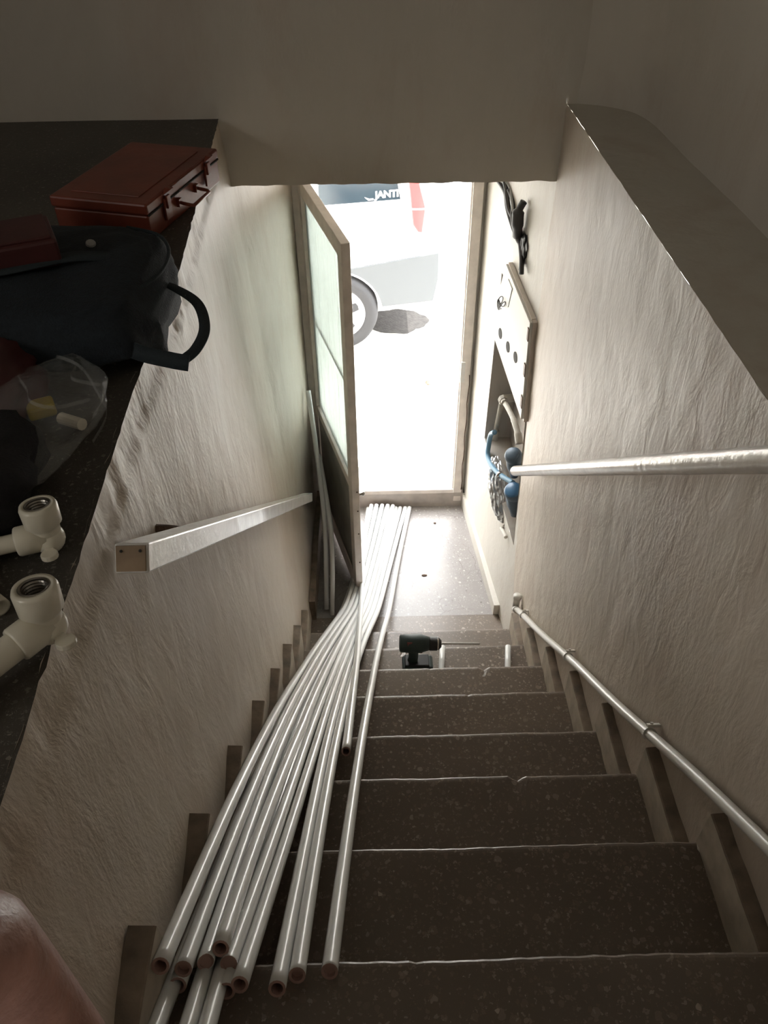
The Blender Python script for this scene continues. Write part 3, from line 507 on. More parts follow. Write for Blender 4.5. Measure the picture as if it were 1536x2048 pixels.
  'L': [(-0.1516,-2.2966,1.8964), (-0.1513,-2.2494,1.8578), (-0.1508,-2.1868,1.8067), (-0.1503,-2.1242,1.7556), (-0.1498,-2.0615,1.7044), (-0.1493,-1.9989,1.6533), (-0.1487,-1.9362,1.6022), (-0.1481,-1.8736,1.5511), (-0.1474,-1.8109,1.5000), (-0.1466,-1.7483,1.4489), (-0.1457,-1.6857,1.3978), (-0.1446,-1.6230,1.3468), (-0.1434,-1.5604,1.2957), (-0.1419,-1.4977,1.2446), (-0.1398,-1.4351,1.1936), (-0.1375,-1.3725,1.1426), (-0.1350,-1.3098,1.0916), (-0.1323,-1.2472,1.0406), (-0.1293,-1.1845,0.9896), (-0.1260,-1.1219,0.9387), (-0.1225,-1.0592,0.8878), (-0.1187,-0.9966,0.8369), (-0.1147,-0.9340,0.7861), (-0.1105,-0.8713,0.7353), (-0.1059,-0.8087,0.6846), (-0.1010,-0.7460,0.6340), (-0.0959,-0.6834,0.5835), (-0.0904,-0.6208,0.5331), (-0.0847,-0.5581,0.4829), (-0.0785,-0.4955,0.4329), (-0.0720,-0.4328,0.3832), (-0.0650,-0.3702,0.3340), (-0.0576,-0.3075,0.2855), (-0.0496,-0.2449,0.2380), (-0.0411,-0.1823,0.1922), (-0.0321,-0.1196,0.1493), (-0.0225,-0.0570,0.1114), (-0.0123,0.0057,0.0813), (-0.0016,0.0683,0.0605), (0.0097,0.1309,0.0474), (0.0213,0.1936,0.0392), (0.0334,0.2562,0.0339), (0.0458,0.3189,0.0302), (0.0585,0.3815,0.0276), (0.0715,0.4442,0.0256), (0.0846,0.5068,0.0241), (0.0978,0.5694,0.0229), (0.1111,0.6321,0.0219), (0.1245,0.6947,0.0211), (0.1380,0.7574,0.0204), (0.1514,0.8200,0.0198)],
  'M': [(-0.1262,-2.2742,1.8780), (-0.1263,-2.2494,1.8578), (-0.1261,-2.1868,1.8067), (-0.1259,-2.1242,1.7556), (-0.1257,-2.0615,1.7044), (-0.1253,-1.9989,1.6533), (-0.1248,-1.9362,1.6022), (-0.1242,-1.8736,1.5511), (-0.1234,-1.8109,1.5000), (-0.1225,-1.7483,1.4489), (-0.1215,-1.6857,1.3978), (-0.1202,-1.6230,1.3468), (-0.1187,-1.5604,1.2957), (-0.1170,-1.4977,1.2446), (-0.1149,-1.4351,1.1936), (-0.1126,-1.3725,1.1426), (-0.1101,-1.3098,1.0916), (-0.1072,-1.2472,1.0406), (-0.1041,-1.1845,0.9896), (-0.1008,-1.1219,0.9387), (-0.0972,-1.0592,0.8878), (-0.0935,-0.9966,0.8369), (-0.0895,-0.9340,0.7861), (-0.0852,-0.8713,0.7353), (-0.0806,-0.8087,0.6846), (-0.0757,-0.7460,0.6340), (-0.0706,-0.6834,0.5835), (-0.0651,-0.6208,0.5331), (-0.0593,-0.5581,0.4829), (-0.0531,-0.4955,0.4329), (-0.0465,-0.4328,0.3832), (-0.0395,-0.3702,0.3340), (-0.0321,-0.3075,0.2855), (-0.0241,-0.2449,0.2380), (-0.0156,-0.1823,0.1922), (-0.0065,-0.1196,0.1493), (0.0032,-0.0570,0.1114), (0.0135,0.0057,0.0813), (0.0243,0.0683,0.0605), (0.0357,0.1309,0.0474), (0.0476,0.1936,0.0392), (0.0599,0.2562,0.0339), (0.0726,0.3189,0.0302), (0.0857,0.3815,0.0276), (0.0990,0.4442,0.0256), (0.1124,0.5068,0.0241), (0.1261,0.5694,0.0229), (0.1398,0.6321,0.0219), (0.1536,0.6947,0.0211), (0.1675,0.7574,0.0204), (0.1814,0.8200,0.0198)],
  'N': [(-0.0797,-2.2687,1.8736), (-0.0791,-2.2494,1.8578), (-0.0770,-2.1868,1.8067), (-0.0749,-2.1242,1.7556), (-0.0726,-2.0615,1.7044), (-0.0703,-1.9989,1.6533), (-0.0679,-1.9362,1.6022), (-0.0654,-1.8736,1.5511), (-0.0628,-1.8109,1.5000), (-0.0602,-1.7483,1.4489), (-0.0574,-1.6857,1.3978), (-0.0545,-1.6230,1.3468), (-0.0516,-1.5604,1.2957), (-0.0485,-1.4977,1.2446), (-0.0451,-1.4351,1.1936), (-0.0417,-1.3725,1.1426), (-0.0381,-1.3098,1.0916), (-0.0345,-1.2472,1.0406), (-0.0308,-1.1845,0.9896), (-0.0270,-1.1219,0.9387), (-0.0231,-1.0592,0.8878), (-0.0193,-0.9966,0.8369), (-0.0154,-0.9340,0.7861), (-0.0113,-0.8713,0.7353), (-0.0072,-0.8087,0.6846), (-0.0028,-0.7460,0.6340), (0.0017,-0.6834,0.5835), (0.0064,-0.6208,0.5331), (0.0113,-0.5581,0.4829), (0.0164,-0.4955,0.4329), (0.0217,-0.4328,0.3832), (0.0274,-0.3702,0.3340), (0.0333,-0.3075,0.2855), (0.0395,-0.2449,0.2380), (0.0461,-0.1823,0.1922), (0.0530,-0.1196,0.1493), (0.0604,-0.0570,0.1114), (0.0681,0.0057,0.0813), (0.0763,0.0683,0.0605), (0.0850,0.1309,0.0474), (0.0941,0.1936,0.0392), (0.1037,0.2562,0.0339), (0.1137,0.3189,0.0302), (0.1242,0.3815,0.0276), (0.1350,0.4442,0.0256), (0.1463,0.5068,0.0241), (0.1579,0.5694,0.0229), (0.1697,0.6321,0.0219), (0.1818,0.6947,0.0211), (0.1940,0.7574,0.0204), (0.2063,0.8200,0.0198)],
  'O': [(-0.0878,-1.5604,1.2969), (-0.0873,-1.4977,1.2464), (-0.0867,-1.4351,1.1962), (-0.0860,-1.3725,1.1463), (-0.0852,-1.3098,1.0966), (-0.0844,-1.2472,1.0473), (-0.0836,-1.1845,0.9982), (-0.0827,-1.1219,0.9494), (-0.0819,-1.0592,0.9009), (-0.0811,-0.9966,0.8525), (-0.0804,-0.9340,0.8042), (-0.0797,-0.8713,0.7560), (-0.0790,-0.8087,0.7078), (-0.0787,-0.7460,0.6596), (-0.0790,-0.6834,0.6115), (-0.0794,-0.6208,0.5634), (-0.0797,-0.5581,0.5155), (-0.0799,-0.4955,0.4677), (-0.0800,-0.4328,0.4203), (-0.0800,-0.3702,0.3732), (-0.0799,-0.3075,0.3266), (-0.0797,-0.2449,0.2809), (-0.0794,-0.1823,0.2363), (-0.0789,-0.1196,0.1938), (-0.0783,-0.0570,0.1552), (-0.0775,0.0057,0.1236), (-0.0765,0.0683,0.1015), (-0.0754,0.1309,0.0875), (-0.0739,0.1936,0.0783), (-0.0722,0.2562,0.0716), (-0.0701,0.3189,0.0659), (-0.0676,0.3815,0.0606), (-0.0646,0.4442,0.0553), (-0.0611,0.5068,0.0498), (-0.0571,0.5694,0.0439), (-0.0526,0.6321,0.0378), (-0.0478,0.6947,0.0314), (-0.0427,0.7574,0.0249), (-0.0374,0.8200,0.0198)],
}

# ------------------------------------------------------------------ street door, hinged at the left jamb and standing open
H = Vector((-0.292, 0.868, 0)); FE = Vector((-0.087, 0.150, 0))       # hinge and free edge in plan
du = (FE-H).normalized(); LW = (FE-H).length; dn = Vector((du.y, -du.x, 0))
if dn.x < 0: dn = -dn
ez = Vector((0, 0, 1)); AX = (du, dn, ez)
def LP(s, z, d=0.0): return H + du*s + dn*d + ez*z
door = thing('door_1', None, None, (H.x, H.y, 0.02), kind='structure')
ZB, ZT = 0.03, 1.925
bm = NB()
box(bm, LP(0.025, (ZB+ZT)/2), (0.05, 0.036, ZT-ZB), AX); box(bm, LP(LW-0.032, (ZB+ZT)/2), (0.064, 0.036, ZT-ZB), AX)
box(bm, LP(LW/2, ZT-0.034), (LW-0.11, 0.036, 0.068), AX)
box(bm, LP(LW/2, 0.735), (LW-0.11, 0.034, 0.05), AX)
box(bm, LP(LW/2, ZB+0.05), (LW-0.11, 0.034, 0.10), AX)
bevelm(obj('leaf_frame', bm, M['frame'], door), 0.003)
bm = NB(); box(bm, LP(LW/2, 0.42, -0.004), (LW-0.11, 0.012, 0.60), AX); obj('lower_panel', bm, M['panel'], door)
bm = NB()
for (s, z0, z1) in ((LW/2, 0.62, 0.70), (LW/2, 0.14, 0.17)):
    box(bm, LP(s, (z0+z1)/2, 0.006), (LW-0.12, 0.010, z1-z0), AX)
obj('panel_rib', bm, M['panel'], door)
bm = NB(); box(bm, LP(LW/2-0.005, 1.31, 0.0), (LW-0.12, 0.005, 1.10), AX); g = obj('glass_pane', bm, M['glass'], door)
bm = NB(); box(bm, LP(LW/2-0.005, 1.262, 0.008), (LW-0.115, 0.012, 0.012), AX)
for zz in (0.765, 1.852): box(bm, LP(LW/2, zz, 0.014), (LW-0.115, 0.010, 0.010), AX)
for ss in (0.054, LW-0.069): box(bm, LP(ss, 1.31, 0.014), (0.010, 0.010, 1.09), AX)
obj('glazing_bead', bm, M['frame'], door)
bm = NB(); tube(bm, [LP(LW-0.085, 1.13, 0.012), LP(LW-0.085, 1.13, 0.035), LP(LW-0.12, 1.125, 0.04)], 0.005, 8); box(bm, LP(LW-0.082, 1.13, 0.012), (0.016, 0.008, 0.04), AX)
obj('window_latch', bm, M['frame'], door)
bm = NB(); lathe(bm, [(0.017, 0.013), (0.022, 0.013), (0.035, 0.007), (0.05, 0.013), (0.056, 0.008)], LP(LW-0.05, 0.66, 0), dn, 16)
obj('door_knob', bm, M['steel'], door, smooth=True)
bm = NB(); box(bm, LP(LW-0.035, 0.80, 0.012), (0.05, 0.02, 0.12), AX); bevelm(obj('lock_case', bm, M['frame'], door), 0.004)
bm = NB()
for zz in (0.25, 0.45, 0.6, 0.72): lathe(bm, [(0.0, 0.004), (0.003, 0.003)], LP(LW+0.0005, zz, 0.006), du, 8)
obj('rivet', bm, M['rust'], door)
# door frame
fr_ = thing('trim_3', None, None, (0.1, 0.86, 0), kind='structure')
bm = NB()
box(bm, (0.487, 0.865, 1.0), (0.046, 0.036, 1.92)); box(bm, (0.472, 0.885, 1.0), (0.030, 0.03, 1.92))
bevelm(obj('right_jamb', bm, M['frame'], fr_), 0.003)
bm = NB(); box(bm, (0.4655, 0.858, 1.0), (0.004, 0.02, 1.90)); obj('jamb_bead', bm, M['paint'], fr_)
bm = NB(); box(bm, (-0.312, 0.875, 1.0), (0.046, 0.05, 1.92)); bevelm(obj('left_jamb', bm, M['frame'], fr_), 0.003)
bm = NB(); box(bm, (0.09, 0.88, 1.97), (0.85, 0.06, 0.05)); bevelm(obj('head', bm, M['frame'], fr_), 0.003)
bm = NB(); box(bm, (0.470, 0.842, 0.93), (0.022, 0.008, 0.12)); obj('strike_plate', bm, M['paint'], fr_)
bm = NB()
cr = [(0.507+0.003*sin(i*1.7), 0.846, 0.13+i*0.06) for i in range(14)]
tube(bm, cr, 0.0025, 6); obj('jamb_crack', bm, M['rust'], fr_)

# ------------------------------------------------------------------ left handrail: painted square section
sl = atan2(R, G); dS = Vector((0, cos(sl), -sin(sl))); nS = Vector((0, sin(sl), cos(sl))); eX = Vector((1, 0, 0))
ra = Vector((-0.3225, -1.935, 2.397)); rb = ra + dS*2.80
rail = thing('square_handrail', 'white painted square handrail sloping down the left wall, bare wood at its near end', 'handrail', tuple(ra))
rL = (rb-ra).length
bm = NB(); box(bm, (ra+rb)/2, (0.045, rL, 0.040), (eX, dS, nS)); bevelm(obj('rail_bar', bm, M['paint'], rail), 0.0025)
bm = NB(); box(bm, ra - dS*0.002, (0.0385, 0.006, 0.034), (eX, dS, nS)); obj('end_cap', bm, M['wood'], rail)
bm = NB()
for q in (-0.012, 0.013):
    bm = NB(); lathe(bm, [(0, 0.0022), (0.002, 0.0018)], ra - dS*0.0045 + eX*q + nS*0.010, -dS, 8); obj('nail_head', bm, M['dark'], rail)
for s_, up_ in ((0.42, 0.012), (1.42, -0.035)):
    p = ra + dS*s_; xw = XL(p.y, p.z)
    bm = NB(); tube(bm, [(xw-0.01, p.y, p.z+up_), (xw+0.02, p.y, p.z+up_), (-0.335, p.y, p.z+up_*0.5)], [0.012, 0.010, 0.008], 8)
    obj('wall_bracket', bm, M['rust'], rail)

# ------------------------------------------------------------------ right handrail: round pipe
pa = Vector((0.575, -2.55, 3.052)); pb = Vector((0.575, -0.175, 1.095)); dR = (pb-pa).normalized(); nR = dR.cross(eX).normalized()
rr_ = thing('round_handrail', 'round silver painted pipe handrail on the right wall, rounded lower end', 'handrail', tuple(pb))
bm = NB(); L_ = (pb-pa).length
lathe(bm, [(0, 0.021)] + [(L_*i/60, 0.021+0.0004*sin(i*1.3)) for i in range(1, 60)] + [(L_-0.012, 0.021), (L_-0.004, 0.017), (L_, 0.008)], pa, dR, 24)
obj('rail_tube', bm, M['silver'], rr_, smooth=True)
for t in (2.45,):
    p = pb - dR*t
    bm = NB(); tube(bm, spline([(0.652, p.y, p.z-0.05), (0.61, p.y, p.z-0.052), (0.578, p.y, p.z-0.022)], 5), 0.006, 8); lathe(bm, [(-0.003, 0.022), (0.004, 0.021)], (0.649, p.y, p.z-0.05), (-1, 0, 0), 14)
    obj('wall_bracket', bm, M['silver'], rr_)

# ------------------------------------------------------------------ plastic water pipe running down the right wall
ca = Vector((0.626, -2.75, 2.409)); cb = Vector((0.626, -0.34, 0.428)); dC = (cb-ca).normalized()
cp = thing('wall_pipe', 'long pale water pipe clipped low along the right wall above the steps', 'pipe', tuple(cb))
bm = NB(); tube(bm, [ca+(cb-ca)*i/30+Vector((0, 0, 0.004*sin(i*0.7))) for i in range(31)], 0.0125, 16); obj('pipe_run', bm, M['conduit'], cp, smooth=True)
bm = NB(); lathe(bm, [(-0.015, 0.0165), (0.014, 0.0165)], cb, dC, 16); tube(bm, spline([cb, cb+dC*0.02, cb+dC*0.03+Vector((0.0, 0, 0.012)), cb+Vector((0.005, 0.03, 0.055))], 6), 0.0165, 14); lathe(bm, [(0, 0.019), (0.016, 0.019)], cb+Vector((0.003, 0.028, 0.045)), (0.1, 0.1, 1), 16)
obj('elbow', bm, M['conduit'], cp, smooth=True)
for y, z in ((-0.47, 0), (-1.073, 0), (-1.671, 0), (-2.3, 0)):
    t = (y-ca.y)/(cb.y-ca.y); p = ca+(cb-ca)*t + Vector((0, 0, 0.004*sin(t*30*0.7)))
    bm = NB(); 
    nn_ = Vector((0, -dC.z, dC.y)); nn_ = nn_ if nn_.z > 0 else -nn_
    arc = [p + (eX*cos(a)*(-1) + nn_*sin(a))*0.0150 for a in [radians(q) for q in range(-40, 221, 20)]]
    for q0, q1 in zip(arc, arc[1:]):
        box(bm, (q0+q1)/2, ((q1-q0).length*1.15, 0.012, 0.003), ((q1-q0).normalized(), dC, (q1-q0).normalized().cross(dC)))
    box(bm, p+eX*0.010+nn_*0.020, (0.030, 0.014, 0.006), (eX, dC, nn_)); lathe(bm, [(0, 0.004), (0.004, 0.004)], p+eX*0.006+nn_*0.023, nn_, 8)
    obj('pipe_clip', bm, M['conduit'], cp)

# ------------------------------------------------------------------ meter niche: cover panel, pipes, meters, foil, hose
NF = Vector((-0.9, -0.13, 0)).normalized()
def onF(Y, z, d=0.0): return Vector((XF(Y, z), Y, z)) + NF*d
cov = thing('meter_cupboard_cover', 'tilted white metal cover with round holes over the meter niche', 'cover panel', tuple(onF(0.3, 1.2)))
P4 = [onF(0.10, 1.615, 0.018), onF(0.055, 1.19, 0.018), onF(0.575, 1.345, 0.018), onF(0.445, 1.70, 0.018)]
def cpt(a, b_, d=0.0):        # a along to the door, b_ upward
    lo = P4[1]*(1-a)+P4[2]*a; hi = P4[0]*(1-a)+P4[3]*a; return lo*(1-b_)+hi*b_ + NF*d
bm = NB()
A_ = [cpt(0, 0), cpt(1, 0), cpt(1, 1), cpt(0, 1)]; prism(bm, A_, NF*0.012)
bevelm(obj('cover_plate', bm, M['cab'], cov), 0.002)
bm = NB()
prism(bm, [cpt(-0.02, -0.01, -0.016), cpt(0.03, -0.01, -0.016), cpt(0.03, 1.01, -0.016), cpt(-0.02, 1.01, -0.016)], NF*0.018)
prism(bm, [cpt(0.03, 0.97, -0.016), cpt(1.0, 0.97, -0.016), cpt(1.0, 1.02, -0.016), cpt(0.03, 1.02, -0.016)], NF*0.018)
obj('cover_frame', bm, M['frame'], cov)
fu_ = (cpt(1, .5)-cpt(0, .5)).normalized(); fv_ = NF.cross(fu_)
for a, b_ in ((0.30, 0.40), (0.52, 0.30), (0.75, 0.22), (0.93, 0.45)):
    c = cpt(a, b_, 0.0125)
    bm = NB(); vs1 = [bm.verts.new(c + fu_*cos(2*pi*i/24)*0.025 + fv_*sin(2*pi*i/24)*0.025) for i in range(24)]
    vs2 = [bm.verts.new(c + fu_*cos(2*pi*i/24)*0.023 + fv_*sin(2*pi*i/24)*0.023 - NF*0.002) for i in range(24)]
    vs3 = [bm.verts.new(c + fu_*cos(2*pi*i/24)*0.027 + fv_*sin(2*pi*i/24)*0.027 - NF*0.006) for i in range(24)]
    for i in range(24):
        bm.faces.new((vs1[i], vs1[(i+1) % 24], vs2[(i+1) % 24], vs2[i]))
    o = obj('hole_rim', bm, M['cab'], cov)
    bm = NB(); bm.faces.new([bm.verts.new(c + fu_*cos(2*pi*i/24)*0.0235 + fv_*sin(2*pi*i/24)*0.0235 + NF*0.0004) for i in range(24)])
    prism(bm, [c + fu_*cos(2*pi*i/24)*0.0235 + fv_*sin(2*pi*i/24)*0.0235 - NF*0.004 for i in range(24)], NF*0.0046); obj('reading_hole', bm, M['dark'], cov)
for b_ in (0.18, 0.52, 0.88):
    bm = NB(); prism(bm, [cpt(0.0, b_-0.06, 0.012), cpt(0.035, b_-0.06, 0.012), cpt(0.035, b_+0.06, 0.012), cpt(0.0, b_+0.06, 0.012)], NF*0.004); obj('hinge', bm, M['brown'], cov)
bm = NB(); c = cpt(0.72, 0.62, 0.014)
loop = [c + fu_*(0.05*t+0.018*sin(t*7)) + fv_*(0.02*sin(t*9)) + NF*(0.012+0.01*cos(t*5)) for t in [i/24 for i in range(25)]]
tube(bm, loop, 0.0022, 6)
tube(bm, [c + fu_*0.05+fu_*0.016*cos(a) + fv_*0.016*sin(a) + NF*(0.012+0.008*sin(a)) for a in [i*2*pi/16 for i in range(17)]], 0.0022, 6, caps=False)
obj('wire_loop', bm, M['cable'], cov)
bm = NB(); c = cpt(0.75, 0.80, 0.0125); box(bm, c, (0.06, 0.004, 0.10), (fu_, NF, fv_)); obj('name_plate', bm, M['cab'], cov)

def nic(Y, z, d=-0.05): return onF(Y, z, d)
pm = thing('meter_supply_pipe', 'painted iron supply pipe bending down inside the meter niche', 'pipe', tuple(nic(0.45, 0.7)))
bm = NB(); tube(bm, spline([nic(0.50, 0.975), nic(0.44, 0.985), nic(0.34, 0.985), nic(0.26, 0.965), nic(0.215, 0.93)], 8), [0.012]*17+[0.014]*8+[0.0175]*8, 14); obj('upper_bend', bm, M['old_pipe'], pm, smooth=True)
bm = NB(); lathe(bm, [(-0.012, 0.024), (0.0, 0.026), (0.014, 0.022), (0.016, 0.018), (0.03, 0.018)], nic(0.50, 0.98), (0.1, -1, 0.1), 8); lathe(bm, [(-0.06, 0.02), (0.0, 0.02)], nic(0.51, 0.98), (-1, -.14, 0), 14); obj('union_nut', bm, M['old_pipe'], pm)
bm = NB(); tube(bm, [nic(0.515, 0.98), nic(0.565, 0.72)], 0.012, 12); lathe(bm, [(-0.03, 0.018), (0.03, 0.018)], nic(0.555, 0.73), (0, 0.1, -1), 12); obj('rear_drop', bm, M['old_pipe'], pm, smooth=True)
bm = NB(); tube(bm, spline([nic(0.095, 0.70), nic(0.07, 0.64), nic(0.055, 0.60)], 6), 0.016, 14)
for q in range(4): lathe(bm, [(-0.004, 0.0195), (0.004, 0.0195)], nic(0.068-0.006*q, 0.632-0.014*q), (0, -.35, -1), 14)
obj('lower_coupling', bm, M['old_pipe'], pm, smooth=False)
bm = NB(); tube(bm, [nic(0.12, 0.56, -0.02), nic(0.115, 0.50, 0.01)], 0.006, 8); tube(bm, [nic(0.12, 0.50, 0.012), nic(0.04, 0.515, 0.012)], 0.009, 10); obj('support_hook', bm, M['passage'], pm)
def meter(Y, z, label, lid, s=1.0):
    t = thing('water_meter', label, 'water meter', tuple(nic(Y, z)), 'water meters in the niche'); c = nic(Y, z, -0.02); ax = Vector((-0.42, -0.30, 0.86)).normalized()
    dn_ = Vector((0.02, -0.28, -1)).normalized()
    bm = NB(); lathe(bm, [(-0.05*s, 0.030*s), (-0.03*s, 0.040*s), (0.0, 0.043*s), (0.018*s, 0.041*s), (0.024*s, 0.036*s)], c, ax, 28); obj('meter_body', bm, M['meter'], t, smooth=True)
    bm = NB(); lathe(bm, [(0.022*s, 0.036*s), (0.030*s, 0.035*s), (0.034*s, 0.030*s), (0.034*s, 0.0)], c, ax, 28, cap=False); obj('meter_lid', bm, lid, t, smooth=True)
    bm = NB(); lathe(bm, [(-0.02*s, 0.038*s), (0.02*s, 0.041*s), (0.05*s, 0.036*s), (0.075*s, 0.024*s), (0.10*s, 0.017*s)], c-ax*0.02*s, dn_, 20); obj('flow_housing', bm, M['meter'], t, smooth=True)
    return t
meter(0.185, 0.885, 'dull blue-grey water meter, the upper one, just above the silver rail end', M['meter'], 0.95)
meter(0.105, 0.735, 'water meter with bright blue lid, the lower one, below the silver rail end', M['meter_lid'], 1.1)
bm = NB(); bmesh.ops.create_icosphere(bm, subdivisions=5, radius=1.0)
fa = nic(0.42, 0.685, -0.02); fb = nic(0.15, 0.53, 0.0); ax = (fb-fa).normalized(); x_, y_ = frame_of(ax)
for v in bm.verts:
    p = v.co.copy(); n1 = abs(fnoise(p.x, p.y, p.z, 2.2))*0.34 + abs(fnoise(p.x, p.y, p.z+5, 4.5))*0.16
    q = p*(1.05-n1); v.co = (fa+fb)/2 + ax*q.z*(fb-fa).length*0.56 + x_*q.x*0.052 + y_*q.y*0.052
o = obj('foil_bundle', bm, M['foil']); tag(rebase(o), 'crumpled silver foil wrapping beside the lower blue water meter', 'foil')
o = thing('blue_hose', 'light blue plastic hose curling down behind the silver handrail end', 'hose', tuple(nic(0.3, 0.6)))
bm = NB(); tube(bm, spline([nic(0.425, 0.85, 0.0), nic(0.475, 0.80, 0.0), nic(0.49, 0.735, 0.0), nic(0.455, 0.68, 0.01), nic(0.36, 0.685, 0.01), nic(0.24, 0.725, 0.0), nic(0.14, 0.765, -0.02)], 8), 0.0125, 12); obj('hose_run', bm, M['blue'], o, smooth=True)
bm = NB(); lathe(bm, [(0, 0.016), (0.02, 0.016)], nic(0.27, 0.715, 0.003), (0, -1, 0.3), 14); obj('hose_clamp', bm, M['steel'], o, smooth=True)

# old black cables that come out of the wall over the niche
ct = thing('cable_bundle', 'dark old electric cables hanging out of a hole high in the passage wall', 'cables', tuple(onF(0.3, 1.75)))
for pts, r, mm in (([(0.72, 1.95), (0.62, 1.93), (0.52, 1.90), (0.44, 1.84), (0.36, 1.80), (0.29, 1.745)], 0.008, 'cable'), ([(0.69, 1.985), (0.60, 1.965), (0.50, 1.91), (0.42, 1.86), (0.33, 1.79), (0.275, 1.735)], 0.010, 'cable'),
                   ([(0.64, 1.97), (0.58, 1.97), (0.49, 1.93), (0.40, 1.84), (0.34, 1.80), (0.30, 1.75)], 0.0055, 'cable_g'), ([(0.56, 1.96), (0.50, 1.93), (0.44, 1.88), (0.38, 1.83), (0.32, 1.77)], 0.009, 'cable')):
    bm = NB(); tube(bm, spline([onF(y, z, 0.012+0.01*sin(i*2.1+r*400)) for i, (y, z) in enumerate(pts)], 6), r, 10); obj('cable', bm, M[mm], ct, smooth=True)
bm = NB(); tube(bm, spline([onF(0.355, 1.99, 0.015), onF(0.36, 1.95, 0.03), onF(0.355, 1.90, 0.03), onF(0.37, 1.85, 0.02)], 5), [0.014]*5+[0.024]*6+[0.020]*5, 12); obj('conduit_end', bm, M['cable'], ct, smooth=True)
bm = NB(); bmesh.ops.create_icosphere(bm, subdivisions=3, radius=1.0)
for v in bm.verts:
    q = v.co*(1+0.5*fnoise(v.co.x, v.co.y, v.co.z, 3)); v.co = onF(0.34, 1.81) + Vector((q.x*0.012, q.y*0.045, q.z*0.06))
obj('tape_knot', bm, M['cable'], ct)

# ------------------------------------------------------------------ long white pipes lying down the stairs
LABELS = {
 'A': "long white pipe running past the photo's bottom edge, leftmost of three that do",
 'B': "long white pipe with the leftmost open near end of the bundle",
 'C': "long white pipe, second open end from the left in the upper layer",
 'D': "long white pipe whose end lies just under the second open end from the left",
 'E': "long white pipe whose near end is just left of the highest open end",
 'F': "long white pipe with the highest placed open end of the bundle",
 'G': "long white pipe with its end just below and right of the highest open end",
 'H': "long white pipe whose near end is the lowest of the middle cluster",
 'I': "long white pipe with the rightmost open end of the tight middle cluster",
 'J': "long white pipe running past the photo's bottom edge, middle of three that do",
 'K': "long white pipe running past the photo's bottom edge, rightmost of three that do",
 'L': "long white pipe, left one of the separate pair right of the bundle",
 'M': "long white pipe, right one of the separate pair right of the bundle",
 'N': "long white pipe lying alone, rightmost on the steps",
 'O': "shorter white pipe on top of the bundle, its open end halfway down the steps",
}
for k_, pts in PIPE_PATHS.items():
    P_ = [Vector(p) for p in pts]
    bm = NB(); tube(bm, spline(P_, 2), 0.0125, 16, r_in=0.0086, mi=0, mi_in=1)
    o = obj('plastic_pipe', bm, [M['pipe'], M['pipe_in']], smooth=True)
    for p in o.data.polygons:
        if p.material_index == 1: p.use_smooth = False
    tag(rebase(o), LABELS[k_], 'pipe', 'white plastic pipes on the stairs')
for i, (p0, p1, p2, lb) in enumerate((((-0.262, 0.06, 0.0), (-0.262, 0.36, 0.40), (-0.322, 0.70, 0.93), 'pale plastic pipe leaning behind the open door, nearer the left wall'),
                                      ((-0.232, 0.02, 0.0), (-0.225, 0.28, 0.33), (-0.285, 0.60, 0.60), 'pale plastic pipe leaning behind the open door, nearer the door leaf'))):
    bm = NB(); tube(bm, spline([p0, p1, p2], 10), 0.0125, 14, r_in=0.0086, mi_in=1)
    o = obj('plastic_pipe', bm, [M['pipe'], M['pipe_in']], smooth=True); tag(rebase(o), lb, 'pipe', 'pipes leaning behind the door')
for (p0, p1, lb) in (((0.245, -0.82, nosZ(6)+0.0128), (0.275, -0.575, nosZ(6)+0.0128), 'short offcut of white pipe on a step beside the drill'),
                     ((0.515, -0.82, nosZ(6)+0.0128), (0.552, -0.58, nosZ(6)+0.0128), 'short offcut of white pipe on a step near the right wall')):
    bm = NB(); tube(bm, [p0, (Vector(p0)*2+Vector(p1))/3, (Vector(p0)+2*Vector(p1))/3, p1], 0.0125, 14, r_in=0.0086, mi_in=1)
    o = obj('pipe_offcut', bm, [M['pipe'], M['pipe_in']], smooth=True); tag(rebase(o), lb, 'pipe offcut', 'pipe offcuts on the step')

# ------------------------------------------------------------------ cordless drill standing on a step
dz = nosZ(6); dr = thing('cordless_drill', 'dark green cordless drill with a long bit standing upright on a lower step', 'drill', (0.155, -0.67, dz))
Yd = -0.672
bm = NB()
lathe(bm, [(0.0, 0.028), (0.004, 0.035), (0.05, 0.039), (0.085, 0.038), (0.10, 0.033), (0.118, 0.028)], (0.088, Yd, dz+0.165), (1, 0, -0.05), 24)
o = obj('motor_housing', bm, M['drill'], dr, smooth=True)
bm = NB()
def hp(t): return Vector((0.140+0.012*sin(t*2.5)-0.012*t, Yd, dz+0.15-0.125*t))
rg = []
for i in range(11):
    t = i/10; c = hp(t); wx = 0.024-0.004*sin(t*pi)+(0.006 if t > 0.85 else 0); wy = 0.017
    rg.append([bm.verts.new(c+Vector((cos(a)*wx, sin(a)*wy, 0))) for a in [q*2*pi/16 for q in range(16)]])
for a, b_ in zip(rg, rg[1:]):
    for q in range(16): bm.faces.new((a[q], a[(q+1) % 16], b_[(q+1) % 16], b_[q]))
bm.faces.new(rg[0]); bm.faces.new(rg[-1]); obj('grip', bm, M['drill'], dr, smooth=True)
bm = NB(); box(bm, (0.163, Yd, dz+0.0225), (0.125, 0.072, 0.045)); bevelm(obj('battery', bm, M['drill'], dr), 0.010, 3)
bm = NB(); box(bm, (0.160, Yd, dz+0.050), (0.10, 0.060, 0.012)); bevelm(obj('battery_shoe', bm, M['drill_k'], dr), 0.004)
bm = NB(); lathe(bm, [(0.118, 0.025), (0.122, 0.0285), (0.150, 0.0285), (0.158, 0.025), (0.168, 0.015)], (0.088, Yd, dz+0.165), (1, 0, -0.05), 24); ch = obj('chuck', bm, M['drill_k'], dr, smooth=False)
